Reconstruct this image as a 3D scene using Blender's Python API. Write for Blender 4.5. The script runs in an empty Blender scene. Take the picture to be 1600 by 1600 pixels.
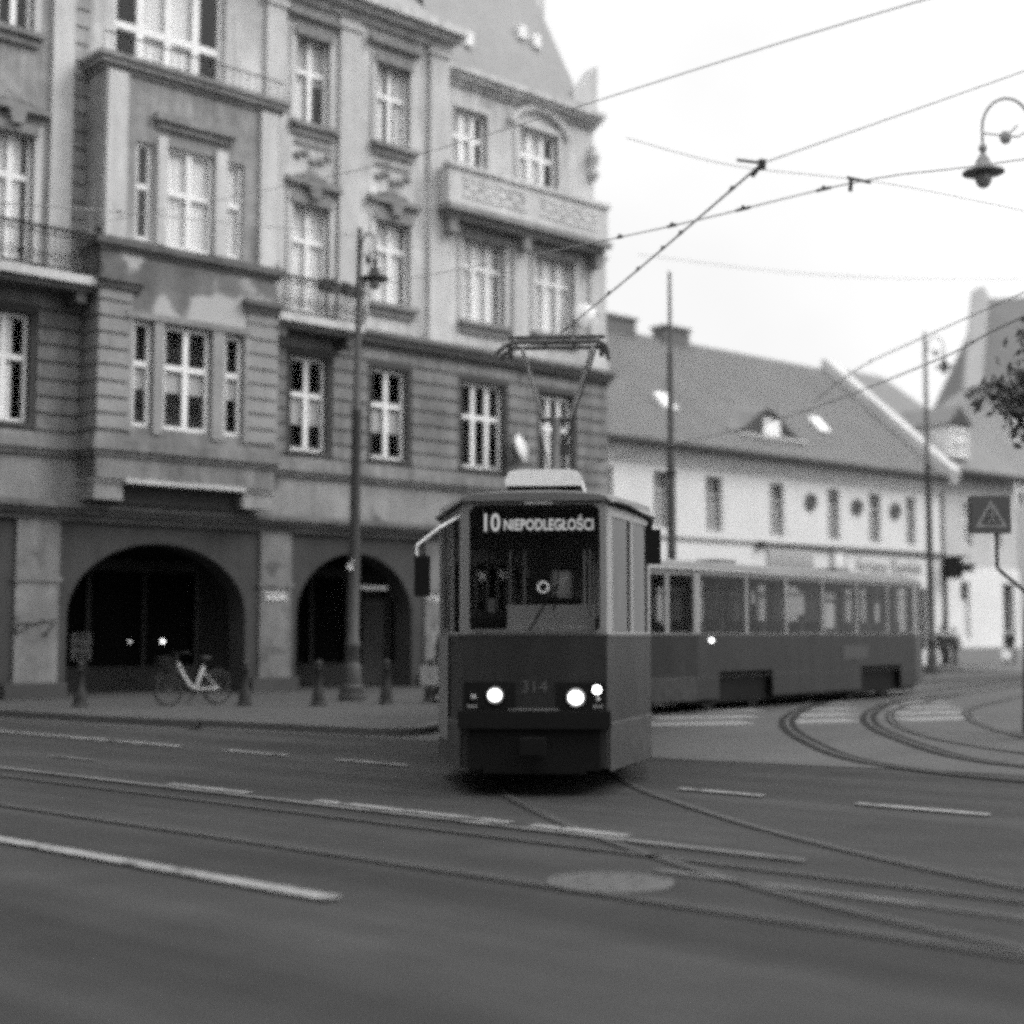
import bpy, bmesh, math, random
from mathutils import Vector, Matrix
random.seed(7)
R = math.radians
scene = bpy.context.scene
COL = scene.collection

# ------------------------------------------------------------------ camera, light, exposure
cam_d = bpy.data.cameras.new('camera')
cam = bpy.data.objects.new('camera', cam_d); COL.objects.link(cam)
cam.location = (0, 0, 1.575)
cam.rotation_euler = (R(90 + 4.751), 0, 0)
cam_d.sensor_width = 36; cam_d.lens = 2286 / 1600 * 36
cam_d.clip_start = 0.05; cam_d.clip_end = 3000
cam_d.dof.use_dof = True; cam_d.dof.focus_distance = 15.5; cam_d.dof.aperture_fstop = 0.52
scene.camera = cam
scene.view_settings.view_transform = 'Standard'
scene.view_settings.look = 'None'
scene.view_settings.gamma = 1
scene.view_settings.exposure = 0.8
scene.cycles.use_denoising = False
scene.cycles.filter_width = 4.2
scene.cycles.use_adaptive_sampling = True; scene.cycles.adaptive_threshold = 0.06; scene.cycles.adaptive_min_samples = 24
scene.cycles.max_bounces = 6
scene.cycles.sample_clamp_indirect = 4

SUN_AZ, SUN_EL = 94.0, 40.0          # azimuth clockwise from +Y (the view direction), elevation
world = bpy.data.worlds.new('World'); scene.world = world; world.use_nodes = True
wn, wl = world.node_tree.nodes, world.node_tree.links
wn.clear()
w_out = wn.new('ShaderNodeOutputWorld'); w_bg = wn.new('ShaderNodeBackground')
w_bg.inputs['Strength'].default_value = 0.1
sky = wn.new('ShaderNodeTexSky'); sky.sky_type = 'NISHITA'; sky.sun_disc = False
sky.sun_elevation = R(SUN_EL); sky.sun_rotation = R(SUN_AZ)
sky.air_density = 2; sky.dust_density = 6; sky.altitude = 100
bw = wn.new('ShaderNodeRGBToBW'); wl.new(sky.outputs['Color'], bw.inputs['Color'])
tc = wn.new('ShaderNodeTexCoord'); sep = wn.new('ShaderNodeSeparateXYZ')
wl.new(tc.outputs['Generated'], sep.inputs[0])
elev = wn.new('ShaderNodeMapRange')                   # an overcast dome: dim at the horizon, bright overhead
elev.inputs['From Min'].default_value = 0.40; elev.inputs['From Max'].default_value = 1.0
elev.inputs['To Min'].default_value = 5.6; elev.inputs['To Max'].default_value = 19.0
wl.new(sep.outputs['Z'], elev.inputs['Value'])
cn = wn.new('ShaderNodeTexNoise'); cn.inputs['Scale'].default_value = 2.2; cn.inputs['Detail'].default_value = 5
wl.new(tc.outputs['Generated'], cn.inputs['Vector'])
cr = wn.new('ShaderNodeMapRange')
cr.inputs['From Min'].default_value = 0.3; cr.inputs['From Max'].default_value = 0.7
cr.inputs['To Min'].default_value = 0.85; cr.inputs['To Max'].default_value = 1.12
wl.new(cn.outputs['Fac'], cr.inputs['Value'])
mul = wn.new('ShaderNodeMath'); mul.operation = 'MULTIPLY'
wl.new(elev.outputs[0], mul.inputs[0]); wl.new(cr.outputs[0], mul.inputs[1])
mixs = wn.new('ShaderNodeMath'); mixs.operation = 'MULTIPLY_ADD'; mixs.inputs[1].default_value = 0.12
wl.new(bw.outputs[0], mixs.inputs[0]); wl.new(mul.outputs[0], mixs.inputs[2])
wl.new(mixs.outputs[0], w_bg.inputs['Color']); wl.new(w_bg.outputs[0], w_out.inputs['Surface'])

sun_d = bpy.data.lights.new('sun', 'SUN'); sun_d.energy = 1.15; sun_d.angle = R(25); sun_d.color = (1, 0.99, 0.98)
sun = bpy.data.objects.new('sun', sun_d); COL.objects.link(sun)
sdir = Vector((math.sin(R(SUN_AZ)) * math.cos(R(SUN_EL)), math.cos(R(SUN_AZ)) * math.cos(R(SUN_EL)), math.sin(R(SUN_EL))))
sun.rotation_euler = sdir.to_track_quat('Z', 'Y').to_euler()
sun.location = sdir * 60

# ------------------------------------------------------------------ materials (a black-and-white town: every colour is a grey)
MATS = {}
def mat(name, v, rough=0.8, spec=0.4, n1=(0.8, 0.0), n2=(12.0, 0.0), streak=0.0, bump=0.0, bscale=30.0, metal=0.0,
        stretch=None, emit=0.0, patch=None):
    """grey v, n1/n2 = (scale, amount) of two noises, streak = amount of vertical runs, patch = (scale, threshold, value)"""
    if name in MATS: return MATS[name]
    m = bpy.data.materials.new(name); m.use_nodes = True
    nt = m.node_tree; N, L = nt.nodes, nt.links
    b = N['Principled BSDF']
    b.inputs['Roughness'].default_value = rough
    b.inputs['Metallic'].default_value = metal
    b.inputs['Specular IOR Level'].default_value = spec
    b.inputs['Base Color'].default_value = (v, v, v, 1)
    tcn = N.new('ShaderNodeTexCoord'); vec = tcn.outputs['Object']
    if stretch:
        ang, sc = stretch
        mp = N.new('ShaderNodeMapping'); mp.inputs['Rotation'].default_value = (0, 0, ang); L.new(vec, mp.inputs['Vector'])
        mp2 = N.new('ShaderNodeMapping'); mp2.inputs['Scale'].default_value = sc[:3]; L.new(mp.outputs[0], mp2.inputs['Vector'])
        svec = mp2.outputs[0]
    cur = None
    def factor(scale, amt, vector, detail=5):
        t = N.new('ShaderNodeTexNoise'); t.inputs['Scale'].default_value = scale; t.inputs['Detail'].default_value = detail
        t.inputs['Roughness'].default_value = 0.62
        L.new(vector, t.inputs['Vector'])
        r = N.new('ShaderNodeMapRange'); r.inputs['From Min'].default_value = 0.28; r.inputs['From Max'].default_value = 0.72
        r.inputs['To Min'].default_value = 1 - amt; r.inputs['To Max'].default_value = 1 + amt
        L.new(t.outputs['Fac'], r.inputs['Value']); return r.outputs[0]
    facs = []
    if n1[1]: facs.append(factor(n1[0], n1[1], vec))
    if n2[1]: facs.append(factor(n2[0], n2[1], vec))
    if streak:
        mp = N.new('ShaderNodeMapping'); mp.inputs['Scale'].default_value = (2.6, 2.6, 0.22); L.new(vec, mp.inputs['Vector'])
        facs.append(factor(1.6, streak, mp.outputs[0]))
    if stretch: facs.append(factor(1.0, stretch[1][3] if len(stretch[1]) > 3 else 0.25, svec))
    for f in facs:
        mm = N.new('ShaderNodeMath'); mm.operation = 'MULTIPLY'
        if cur is None: mm.inputs[0].default_value = v
        else: L.new(cur, mm.inputs[0])
        L.new(f, mm.inputs[1]); cur = mm.outputs[0]
    if patch:
        t = N.new('ShaderNodeTexNoise'); t.inputs['Scale'].default_value = patch[0]; t.inputs['Detail'].default_value = 6
        L.new(vec, t.inputs['Vector'])
        r = N.new('ShaderNodeMapRange'); r.inputs['From Min'].default_value = patch[1]; r.inputs['From Max'].default_value = patch[1] + 0.05
        L.new(t.outputs['Fac'], r.inputs['Value'])
        mx = N.new('ShaderNodeMix'); mx.data_type = 'FLOAT'
        L.new(r.outputs[0], mx.inputs[0])
        if cur is None: mx.inputs[2].default_value = v
        else: L.new(cur, mx.inputs[2])
        mx.inputs[3].default_value = patch[2]; cur = mx.outputs[0]
    if cur is not None: L.new(cur, b.inputs['Base Color'])
    if bump:
        t = N.new('ShaderNodeTexNoise'); t.inputs['Scale'].default_value = bscale; t.inputs['Detail'].default_value = 6
        L.new(vec, t.inputs['Vector'])
        bp = N.new('ShaderNodeBump'); bp.inputs['Strength'].default_value = bump; bp.inputs['Distance'].default_value = 0.02
        L.new(t.outputs['Fac'], bp.inputs['Height']); L.new(bp.outputs[0], b.inputs['Normal'])
    if emit:
        b.inputs['Emission Color'].default_value = (1, 1, 1, 1); b.inputs['Emission Strength'].default_value = emit
    MATS[name] = m
    return m

def glass(name, tint=0.75, refl=0.06, rough=0.03):
    if name in MATS: return MATS[name]
    m = bpy.data.materials.new(name); m.use_nodes = True
    N, L = m.node_tree.nodes, m.node_tree.links; N.clear()
    o = N.new('ShaderNodeOutputMaterial'); mx = N.new('ShaderNodeMixShader')
    tr = N.new('ShaderNodeBsdfTransparent'); tr.inputs[0].default_value = (tint, tint, tint, 1)
    gl = N.new('ShaderNodeBsdfGlossy'); gl.inputs['Roughness'].default_value = rough
    lw = N.new('ShaderNodeLayerWeight'); lw.inputs['Blend'].default_value = 0.5; fr = N.new('ShaderNodeMath'); fr.operation = 'POWER'; fr.inputs[1].default_value = 4.0; L.new(lw.outputs['Facing'], fr.inputs[0])
    mr = N.new('ShaderNodeMapRange'); mr.inputs['To Min'].default_value = refl; mr.inputs['To Max'].default_value = min(1, refl + 0.8)
    t = N.new('ShaderNodeTexNoise'); t.inputs['Scale'].default_value = 1.3
    tcn = N.new('ShaderNodeTexCoord'); L.new(tcn.outputs['Object'], t.inputs['Vector'])
    bp = N.new('ShaderNodeBump'); bp.inputs['Strength'].default_value = 0.05; bp.inputs['Distance'].default_value = 0.05
    L.new(t.outputs['Fac'], bp.inputs['Height']); L.new(bp.outputs[0], gl.inputs['Normal'])
    L.new(fr.outputs[0], mr.inputs['Value']); L.new(mr.outputs[0], mx.inputs[0])
    L.new(tr.outputs[0], mx.inputs[1]); L.new(gl.outputs[0], mx.inputs[2]); L.new(mx.outputs[0], o.inputs['Surface'])
    MATS[name] = m
    return m

def emis(name, s):
    if name in MATS: return MATS[name]
    m = bpy.data.materials.new(name); m.use_nodes = True
    N, L = m.node_tree.nodes, m.node_tree.links; N.clear()
    o = N.new('ShaderNodeOutputMaterial'); e = N.new('ShaderNodeEmission'); e.inputs['Strength'].default_value = s
    L.new(e.outputs[0], o.inputs['Surface']); MATS[name] = m
    return m

# ------------------------------------------------------------------ mesh helpers
class MB:
    def __init__(s): s.v = []; s.f = []; s.M = Matrix.Identity(4)
    def add(s, vs, fs):
        o = len(s.v); s.v += [tuple(s.M @ Vector(p)) for p in vs]; s.f += [tuple(i + o for i in f) for f in fs]; return s
    def quad(s, a, b, c, d): return s.add([a, b, c, d], [(0, 1, 2, 3)])
    def box(s, x0, x1, y0, y1, z0, z1):
        v = [(x0, y0, z0), (x1, y0, z0), (x1, y1, z0), (x0, y1, z0), (x0, y0, z1), (x1, y0, z1), (x1, y1, z1), (x0, y1, z1)]
        return s.add(v, [(0, 3, 2, 1), (4, 5, 6, 7), (0, 1, 5, 4), (1, 2, 6, 5), (2, 3, 7, 6), (3, 0, 4, 7)])
    def prism(s, poly, z0, z1):
        n = len(poly)
        v = [(x, y, z0) for x, y in poly] + [(x, y, z1) for x, y in poly]
        return s.add(v, [tuple(range(n))[::-1], tuple(range(n, 2 * n))] + [(i, (i + 1) % n, n + (i + 1) % n, n + i) for i in range(n)])
    def extrude_y(s, poly, y0, y1):            # poly in x,z
        n = len(poly)
        v = [(x, y0, z) for x, z in poly] + [(x, y1, z) for x, z in poly]
        return s.add(v, [tuple(range(n)), tuple(range(n, 2 * n))[::-1]] + [(i, n + i, n + (i + 1) % n, (i + 1) % n) for i in range(n)])
    def tube(s, pts, r, n=8, caps=True):
        pts = [Vector(p) for p in pts]; m = len(pts)
        rs = r if isinstance(r, (list, tuple)) else [r] * m
        vs, fs = [], []; prev = None
        for i, p in enumerate(pts):
            t = (pts[min(i + 1, m - 1)] - pts[max(i - 1, 0)]).normalized()
            if prev is None: a = t.orthogonal().normalized()
            else:
                a = (prev - t * prev.dot(t)); a = a.normalized() if a.length > 1e-6 else t.orthogonal().normalized()
            prev = a; b = t.cross(a)
            for k in range(n):
                th = 2 * math.pi * k / n
                vs.append(p + (a * math.cos(th) + b * math.sin(th)) * rs[i])
        for i in range(m - 1):
            for k in range(n):
                fs.append((i * n + k, i * n + (k + 1) % n, (i + 1) * n + (k + 1) % n, (i + 1) * n + k))
        if caps: fs += [tuple(range(n))[::-1], tuple(range((m - 1) * n, m * n))]
        return s.add(vs, fs)
    def lathe(s, prof, cx=0, cy=0, n=16):      # prof: (r, z)
        vs, fs = [], []; m = len(prof)
        for r, z in prof:
            for k in range(n):
                th = 2 * math.pi * k / n; vs.append((cx + r * math.cos(th), cy + r * math.sin(th), z))
        for i in range(m - 1):
            for k in range(n):
                fs.append((i * n + k, i * n + (k + 1) % n, (i + 1) * n + (k + 1) % n, (i + 1) * n + k))
        fs += [tuple(range(n))[::-1], tuple(range((m - 1) * n, m * n))]
        return s.add(vs, fs)
    def ball(s, c, rx, ry=None, rz=None, n=12, m=8):
        ry = ry or rx; rz = rz or rx
        vs, fs = [], []
        for i in range(m + 1):
            ph = math.pi * i / m
            for k in range(n):
                th = 2 * math.pi * k / n
                vs.append((c[0] + rx * math.sin(ph) * math.cos(th), c[1] + ry * math.sin(ph) * math.sin(th), c[2] - rz * math.cos(ph)))
        for i in range(m):
            for k in range(n):
                fs.append((i * n + k, i * n + (k + 1) % n, (i + 1) * n + (k + 1) % n, (i + 1) * n + k))
        return s.add(vs, fs)
    def torus(s, c, R0, r, n=24, m=8):         # wheel in the x-z plane
        vs, fs = [], []
        for i in range(n):
            a = 2 * math.pi * i / n
            for k in range(m):
                b = 2 * math.pi * k / m
                q = R0 + r * math.cos(b)
                vs.append((c[0] + q * math.cos(a), c[1] + r * math.sin(b), c[2] + q * math.sin(a)))
        for i in range(n):
            for k in range(m):
                fs.append((i * m + k, i * m + (k + 1) % m, ((i + 1) % n) * m + (k + 1) % m, ((i + 1) % n) * m + k))
        return s.add(vs, fs)
    def panel(s, p0, p1, z0, z1, ops=(), depth=0.2, flip=1):
        """upright wall from plan point p0 to p1 with rectangular openings (s0, s1, za, zb); reveals go 'depth' behind its face"""
        p0 = Vector((p0[0], p0[1], 0)); p1 = Vector((p1[0], p1[1], 0)); Ln = (p1 - p0).length
        u = (p1 - p0) / Ln; nb = Vector((-u.y, u.x, 0)) * flip
        xs = sorted({0.0, Ln} | {min(max(q, 0), Ln) for o in ops for q in o[:2]}); zs = sorted({z0, z1} | {q for o in ops for q in o[2:4]})
        P = lambda a, z, d=0: tuple(p0 + u * a + nb * d + Vector((0, 0, z)))
        for i in range(len(xs) - 1):
            for j in range(len(zs) - 1):
                a, b, c, d = xs[i], xs[i + 1], zs[j], zs[j + 1]
                if b - a < 1e-5 or d - c < 1e-5: continue
                mx, mz = (a + b) / 2, (c + d) / 2
                if any(o[0] < mx < o[1] and o[2] < mz < o[3] for o in ops): continue
                s.quad(P(a, c), P(b, c), P(b, d), P(a, d))
        for a, b, c, d in [o[:4] for o in ops]:
            s.quad(P(a, c), P(a, d), P(a, d, depth), P(a, c, depth)); s.quad(P(b, c), P(b, c, depth), P(b, d, depth), P(b, d))
            s.quad(P(a, d), P(b, d), P(b, d, depth), P(a, d, depth)); s.quad(P(a, c), P(a, c, depth), P(b, c, depth), P(b, c))
        return s
    def build(s, name, m, parent=None, smooth=False):
        me = bpy.data.meshes.new(name); me.from_pydata(s.v, [], s.f); me.update()
        bm = bmesh.new(); bm.from_mesh(me); bmesh.ops.recalc_face_normals(bm, faces=bm.faces); bm.to_mesh(me); bm.free()
        if smooth:
            for p in me.polygons: p.use_smooth = True
            if hasattr(me, 'set_sharp_from_angle'): me.set_sharp_from_angle(angle=R(40))
        o = bpy.data.objects.new(name, me); COL.objects.link(o)
        if m: me.materials.append(m)
        if parent: o.parent = parent
        return o

def thing(name, label, cat, loc=(0, 0, 0), rz=0.0, group=None):
    o = bpy.data.objects.new(name, None); COL.objects.link(o); o.empty_display_size = 0.2
    o.location = loc; o.rotation_euler = (0, 0, rz); return tag(o, label, cat, group)
def tag(o, label, cat, group=None):
    o['label'] = label; o['category'] = cat
    if group: o['group'] = group
    return o
def setting(o, kind='structure'): o['kind'] = kind; return o
def place(o, loc, rz=0.0): o.location = loc; o.rotation_euler = (0, 0, rz); return o
def dup(root, loc, rz, label):
    r = root.copy(); COL.objects.link(r); r.location = loc; r.rotation_euler = (0, 0, rz); r['label'] = label
    for ch in list(root.children):
        c = ch.copy(); COL.objects.link(c); c.parent = r
        for g in list(ch.children):
            d = g.copy(); COL.objects.link(d); d.parent = c
    return r
def text_obj(name, txt, m, parent, x0, x1, z0, z1, y, ext=0.004, bold=0.0):
    """lettering in the x-z plane facing -y, fitted into the given rectangle"""
    c = bpy.data.curves.new(name, 'FONT'); c.body = txt; c.extrude = ext; c.resolution_u = 3; c.offset = bold
    t = bpy.data.objects.new(name, c); COL.objects.link(t)
    bpy.context.view_layer.update()
    me = bpy.data.meshes.new_from_object(t.evaluated_get(bpy.context.evaluated_depsgraph_get()))
    bpy.data.objects.remove(t); bpy.data.curves.remove(c)
    xs = [v.co.x for v in me.vertices]; ys = [v.co.y for v in me.vertices]; a, b, cc, d = min(xs), max(xs), min(ys), max(ys)
    for v in me.vertices:
        X = x0 + (v.co.x - a) / (b - a) * (x1 - x0); Z = z0 + (v.co.y - cc) / (d - cc) * (z1 - z0)
        v.co = (X, y - v.co.z, Z)
    me.materials.clear(); me.materials.append(m)
    o = bpy.data.objects.new(name, me); COL.objects.link(o)
    if parent: o.parent = parent
    return o
def catmull(pts, k=8):
    P = [Vector(p) for p in pts]; out = []
    for i in range(len(P) - 1):
        a = P[max(i - 1, 0)]; b = P[i]; c = P[i + 1]; d = P[min(i + 2, len(P) - 1)]
        for j in range(k):
            t = j / k
            out.append(0.5 * ((2 * b) + (c - a) * t + (2 * a - 5 * b + 4 * c - d) * t * t + (3 * b - a - 3 * c + d) * t ** 3))
    out.append(P[-1]); return out
def ribbon(mb, pts, off, w, z, drop=0.0):
    """flat strip of width w along a plan polyline, shifted sideways by off"""
    P = [Vector((p[0], p[1], 0)) for p in pts]; L, Rr = [], []
    for i, p in enumerate(P):
        t = (P[min(i + 1, len(P) - 1)] - P[max(i - 1, 0)]).normalized(); n = Vector((-t.y, t.x, 0))
        L.append(p + n * (off + w / 2) + Vector((0, 0, z))); Rr.append(p + n * (off - w / 2) + Vector((0, 0, z)))
    vs = [tuple(q) for q in L + Rr]; n = len(P)
    mb.add(vs, [(i, n + i, n + i + 1, i + 1) for i in range(n - 1)])
    if drop:
        for half in (L, Rr):
            q = [tuple(p) for p in half] + [tuple(p - Vector((0, 0, drop))) for p in half]
            mb.add(q, [(i, i + 1, n + i + 1, n + i) for i in range(n - 1)])

# ------------------------------------------------------------------ ground
STREET = -R(41.4)                                    # heading of the near street, from +X
D = Vector((math.cos(STREET), math.sin(STREET), 0)); Nn = Vector((-D.y, D.x, 0))
def st(t, s): p = D * t + Nn * s; return (p.x, p.y)  # along the street, away from the camera
m_road = mat('asphalt', 0.031, rough=0.85, spec=0.12, n1=(0.22, 0.22), n2=(1.6, 0.14), bump=0.3, bscale=60, stretch=(R(41.4), (0.05, 1.3, 1, 0.38)), patch=(0.33, 0.60, 0.024))
m_side = mat('pale_asphalt', 0.060, rough=0.85, spec=0.15, n1=(0.3, 0.14), n2=(2.5, 0.10), bump=0.25, bscale=50, stretch=(R(-50), (0.06, 0.9, 1, 0.18)))
m_pave = mat('paving', 0.054, rough=0.9, spec=0.15, n1=(0.5, 0.14), n2=(5.0, 0.14), bump=0.3, bscale=25)
m_kerb = mat('kerb_stone', 0.06, rough=0.85, n1=(1.0, 0.15), n2=(9.0, 0.12))
m_gutter = mat('gutter_stone', 0.034, rough=0.8, n1=(0.7, 0.2), n2=(6.0, 0.15))
m_rail = mat('rail_steel', 0.04, rough=0.6, metal=0.2, n1=(2.0, 0.2))
m_groove = mat('rail_bed', 0.018, rough=0.9, n1=(0.6, 0.3), n2=(3.0, 0.25))
m_paint = mat('road_paint', 0.17, rough=0.8, n1=(1.2, 0.25), n2=(7.0, 0.25), patch=(3.0, 0.56, 0.05))
m_paint_worn = mat('worn_road_paint', 0.095, rough=0.8, n1=(1.0, 0.3), n2=(6.0, 0.25), patch=(2.2, 0.52, 0.045))

g = MB(); g.quad((-400, -400, 0), (400, -400, 0), (400, 400, 0), (-400, 400, 0)); setting(g.build('road', m_road))
# paler surface of the side street beyond the stone channel
side = [(-2.0, 22.9), (1.8, 19.1), (3.9, 17.75), (5.8, 16.6), (14, 10.0), (60, 20), (60, 110), (20, 110), (-2, 60)]
g = MB(); g.add([(x, y, 0.004) for x, y in side], [tuple(range(len(side)))]); setting(g.build('side_street', m_side))
# pavement in front of the arcaded building
pv = [(-45, 58), (-9.88, 28.5), (-4.9, 24.9), (-2.2, 23.0), (-1.55, 23.0), (-1.3, 24.0), (-0.6, 28.0), (0.8, 31.5), (4.0, 36.5), (12.0, 45.5), (22, 56), (14, 64), (-10, 62)]
g = MB(); g.prism([(x, y) for x, y in pv], 0.0, 0.12); setting(g.build('pavement', m_pave))
g = MB()
kp = catmull([(x, y, 0) for x, y in pv[0:11]], 5)
ribbon(g, kp, -0.06, 0.22, 0.126, 0.126); setting(g.build('kerb', m_kerb))
g = MB(); ribbon(g, catmull([(-45, 57.4, 0), (-9.88, 27.9, 0), (-4.9, 24.5, 0), (-1.04, 21.9, 0), (1.81, 19.1, 0), (3.89, 17.8, 0), (5.8, 16.65, 0), (14, 9.6, 0)], 6), -0.1, 0.42, 0.008)
setting(g.build('stone_channel', m_gutter))
far = [(15.5, 56.5), (23.5, 59), (60, 74), (60, 110), (20, 95), (2, 55.5), (6, 52)]
g = MB(); g.prism(far, 0.0, 0.12); setting(g.build('far_pavement', mat('far_paving', 0.075, n1=(0.4, 0.15), n2=(4, 0.1))))

def tram_track(name, path, bed=0.12, mb=None):
    b, r = MB(), MB()
    for o in (-0.7175, 0.7175):
        ribbon(b, path, o, bed, 0.012); ribbon(r, path, o + 0.0, 0.05, 0.016)
    setting(b.build(name, mb or m_groove)); setting(r.build('tram_rail', m_rail))
main_path = catmull([(24, 57, 0), (16.5, 47.9, 0), (9.85, 39.5, 0), (4.6, 32.7, 0), (1.9, 28.3, 0), (0.78, 23.5, 0), (0.42, 19.0, 0), (0.52, 15.5, 0), (0.95, 13.2, 0), (1.55, 11.1, 0), (2.5, 8.9, 0), (4.0, 6.7, 0), (6.5, 4.2, 0)], 8)
tram_track('tram_track', main_path)
second_path = catmull([(21.5, 54.5, 0), (13.5, 42.5, 0), (8.7, 35.2, 0), (7.0, 31.2, 0), (5.9, 27.5, 0), (5.3, 24.3, 0), (5.02, 21.2, 0), (4.98, 18.8, 0), (5.35, 17.3, 0), (6.3, 15.9, 0), (8.5, 13.9, 0)], 8)
tram_track('tram_track', second_path, 0.30, mat('dark_rail_bed', 0.012, rough=0.9, spec=0.1, n1=(0.6, 0.3)))
third_path = catmull([(12, 37, 0), (8.9, 31.0, 0), (7.6, 26.7, 0), (7.1, 23.4, 0), (7.15, 20.9, 0), (7.9, 18.6, 0), (10.5, 16.0, 0)], 8)
tram_track('tram_track', third_path, 0.16, MATS['dark_rail_bed'])
tram_track('tram_track', [st(t, 7.82) for t in range(-60, 31, 3)])
def marking(t0, t1, s, w, m=m_paint, z=0.02):
    g = MB(); ribbon(g, [st(t0 + (t1 - t0) * i / 6, s) for i in range(7)], 0, w, z); return setting(g.build('lane_marking', m))
tt = lambda x, y: x * D.x + y * D.y
for a, b in (((-8.9, 24.2), (-4.59, 20.5)), ((-3.93, 19.73), (-2.88, 19.01)), ((-2.17, 18.35), (-1.22, 17.56)), ((1.68, 14.93), (2.37, 14.24)), ((3.18, 13.66), (4.16, 12.85))):
    marking(tt(*a), tt(*b), 12.33, 0.13)
marking(tt(-14, 24.5), tt(-1.12, 8.72), 5.9, 0.15)
marking(tt(-12, 22.5), tt(1.98, 10.2), 9.02, 0.10, m_paint_worn)
marking(tt(-3.6, 15.36), tt(-2.6, 14.5), 9.2, 0.12); marking(tt(-1.8, 13.92), tt(0.0, 12.3), 9.2, 0.12); marking(tt(0.0, 11.94), tt(0.75, 11.3), 9.2, 0.12)
marking(tt(0.9, 9.8), tt(5.5, 6.0), 8.0 + 0.02, 0.06, m_paint_worn)
marking(tt(-6.0, 18.9), tt(-5.2, 18.2), 10.3, 0.09, m_paint_worn)
# zebra crossing over the side street
zb = MB()
for yc in (26.3, 28.3, 30.5, 33.0, 35.6):
    for a, b in ((2.6, 4.55), (5.35, 6.6), (7.5, 9.0)):
        k = (yc - 28) * 0.22; ribbon(zb, [(a + k, yc + (a - 5) * 0.33, 0), (b + k, yc + (b - 5) * 0.33, 0)], 0, 0.75, 0.006)
setting(zb.build('zebra_crossing', mat('zebra_paint', 0.155, rough=0.8, n1=(0.8, 0.3), n2=(5, 0.15))))
# manhole: rim and cover
mh = thing('manhole_cover', 'round pale manhole cover set in the road between the rails', 'manhole cover', (0.62, 9.38, 0))
g = MB(); g.lathe([(0.40, 0.001), (0.40, 0.022), (0.36, 0.026), (0.36, 0.001)], n=40); g.build('rim', m_kerb, mh)
g = MB(); g.lathe([(0.355, 0.001), (0.355, 0.02), (0.3, 0.024), (0.05, 0.024)], n=40)
for k in range(8):
    a = k * math.pi / 4; g.box(-0.02 + 0.2 * math.cos(a), 0.02 + 0.2 * math.cos(a), -0.02 + 0.2 * math.sin(a), 0.02 + 0.2 * math.sin(a), 0.02, 0.03)
g.build('cover', mat('manhole_iron', 0.042, rough=0.7, n1=(4, 0.2), bump=0.3), mh)

# ------------------------------------------------------------------ shared building materials
m_white = mat('white_paint', 0.72, rough=0.5, n1=(3, 0.06), n2=(20, 0.05))
m_upper = mat('upper_plaster', 0.46, rough=0.9, n1=(0.45, 0.26), n2=(3.0, 0.14), streak=0.30, bump=0.2, bscale=18)
m_soot_vign = mat('sooty_vignette_plaster', 0.24, rough=0.9, n1=(0.55, 0.32), n2=(3.5, 0.2), streak=0.34, bump=0.2, bscale=18)  # soot stains, plus left-edge vignette darkening put into the grey
m_pilaster = mat('pale_plaster', 0.46, rough=0.9, n1=(0.4, 0.14), n2=(4.0, 0.08), streak=0.18, bump=0.15, bscale=18)
m_rust = mat('rusticated_plaster', 0.165, rough=0.9, n1=(0.6, 0.3), n2=(4.0, 0.2), streak=0.32, bump=0.2, bscale=15)
m_joint = mat('joint_plaster', 0.055, rough=0.95, n1=(0.6, 0.2), n2=(5, 0.12))
m_cornice = mat('sooty_stone', 0.10, rough=0.9, n1=(0.8, 0.3), n2=(5.0, 0.2), streak=0.2)
m_upcor = mat('upper_stone', 0.20, rough=0.9, n1=(0.8, 0.25), n2=(5.0, 0.18), streak=0.2)
m_band = mat('peeling_plaster', 0.20, rough=0.9, n1=(0.7, 0.3), n2=(4.0, 0.15), streak=0.2, patch=(0.9, 0.58, 0.09))
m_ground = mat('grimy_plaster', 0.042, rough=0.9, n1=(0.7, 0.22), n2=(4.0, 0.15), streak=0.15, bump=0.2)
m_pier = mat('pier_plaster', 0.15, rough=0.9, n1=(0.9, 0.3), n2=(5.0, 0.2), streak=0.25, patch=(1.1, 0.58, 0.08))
m_peel = mat('scarred_plaster', 0.13, rough=0.95, n1=(0.7, 0.35), n2=(4, 0.25), patch=(0.75, 0.49, 0.36))
m_plinth = mat('dark_plinth', 0.05, rough=0.9, n1=(1, 0.25))
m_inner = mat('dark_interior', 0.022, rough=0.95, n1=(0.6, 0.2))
m_tile = mat('roof_tiles', 0.115, rough=0.85, n1=(0.4, 0.14), n2=(5.0, 0.16), bump=0.4, bscale=9)
m_tile2 = mat('mansard_tiles', 0.24, rough=0.85, n1=(0.5, 0.12), n2=(6.0, 0.14), bump=0.4, bscale=9)
m_iron = mat('dark_iron', 0.02, rough=0.6, spec=0.25, n1=(4, 0.25))
m_lead = mat('tin_flashing', 0.12, rough=0.5, metal=0.3, n1=(1, 0.2))
m_curtain = mat('curtain_cloth', 0.8, rough=0.95, n1=(1.5, 0.08))
m_blind = mat('blind_cloth', 0.5, rough=0.95, n1=(1.5, 0.06))
g_win = glass('window_glass', 0.9, 0.06)
g_dark = glass('shop_glass', 0.5, 0.0)
g_low = glass('first_floor_glass', 0.85, 0.012)

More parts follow.
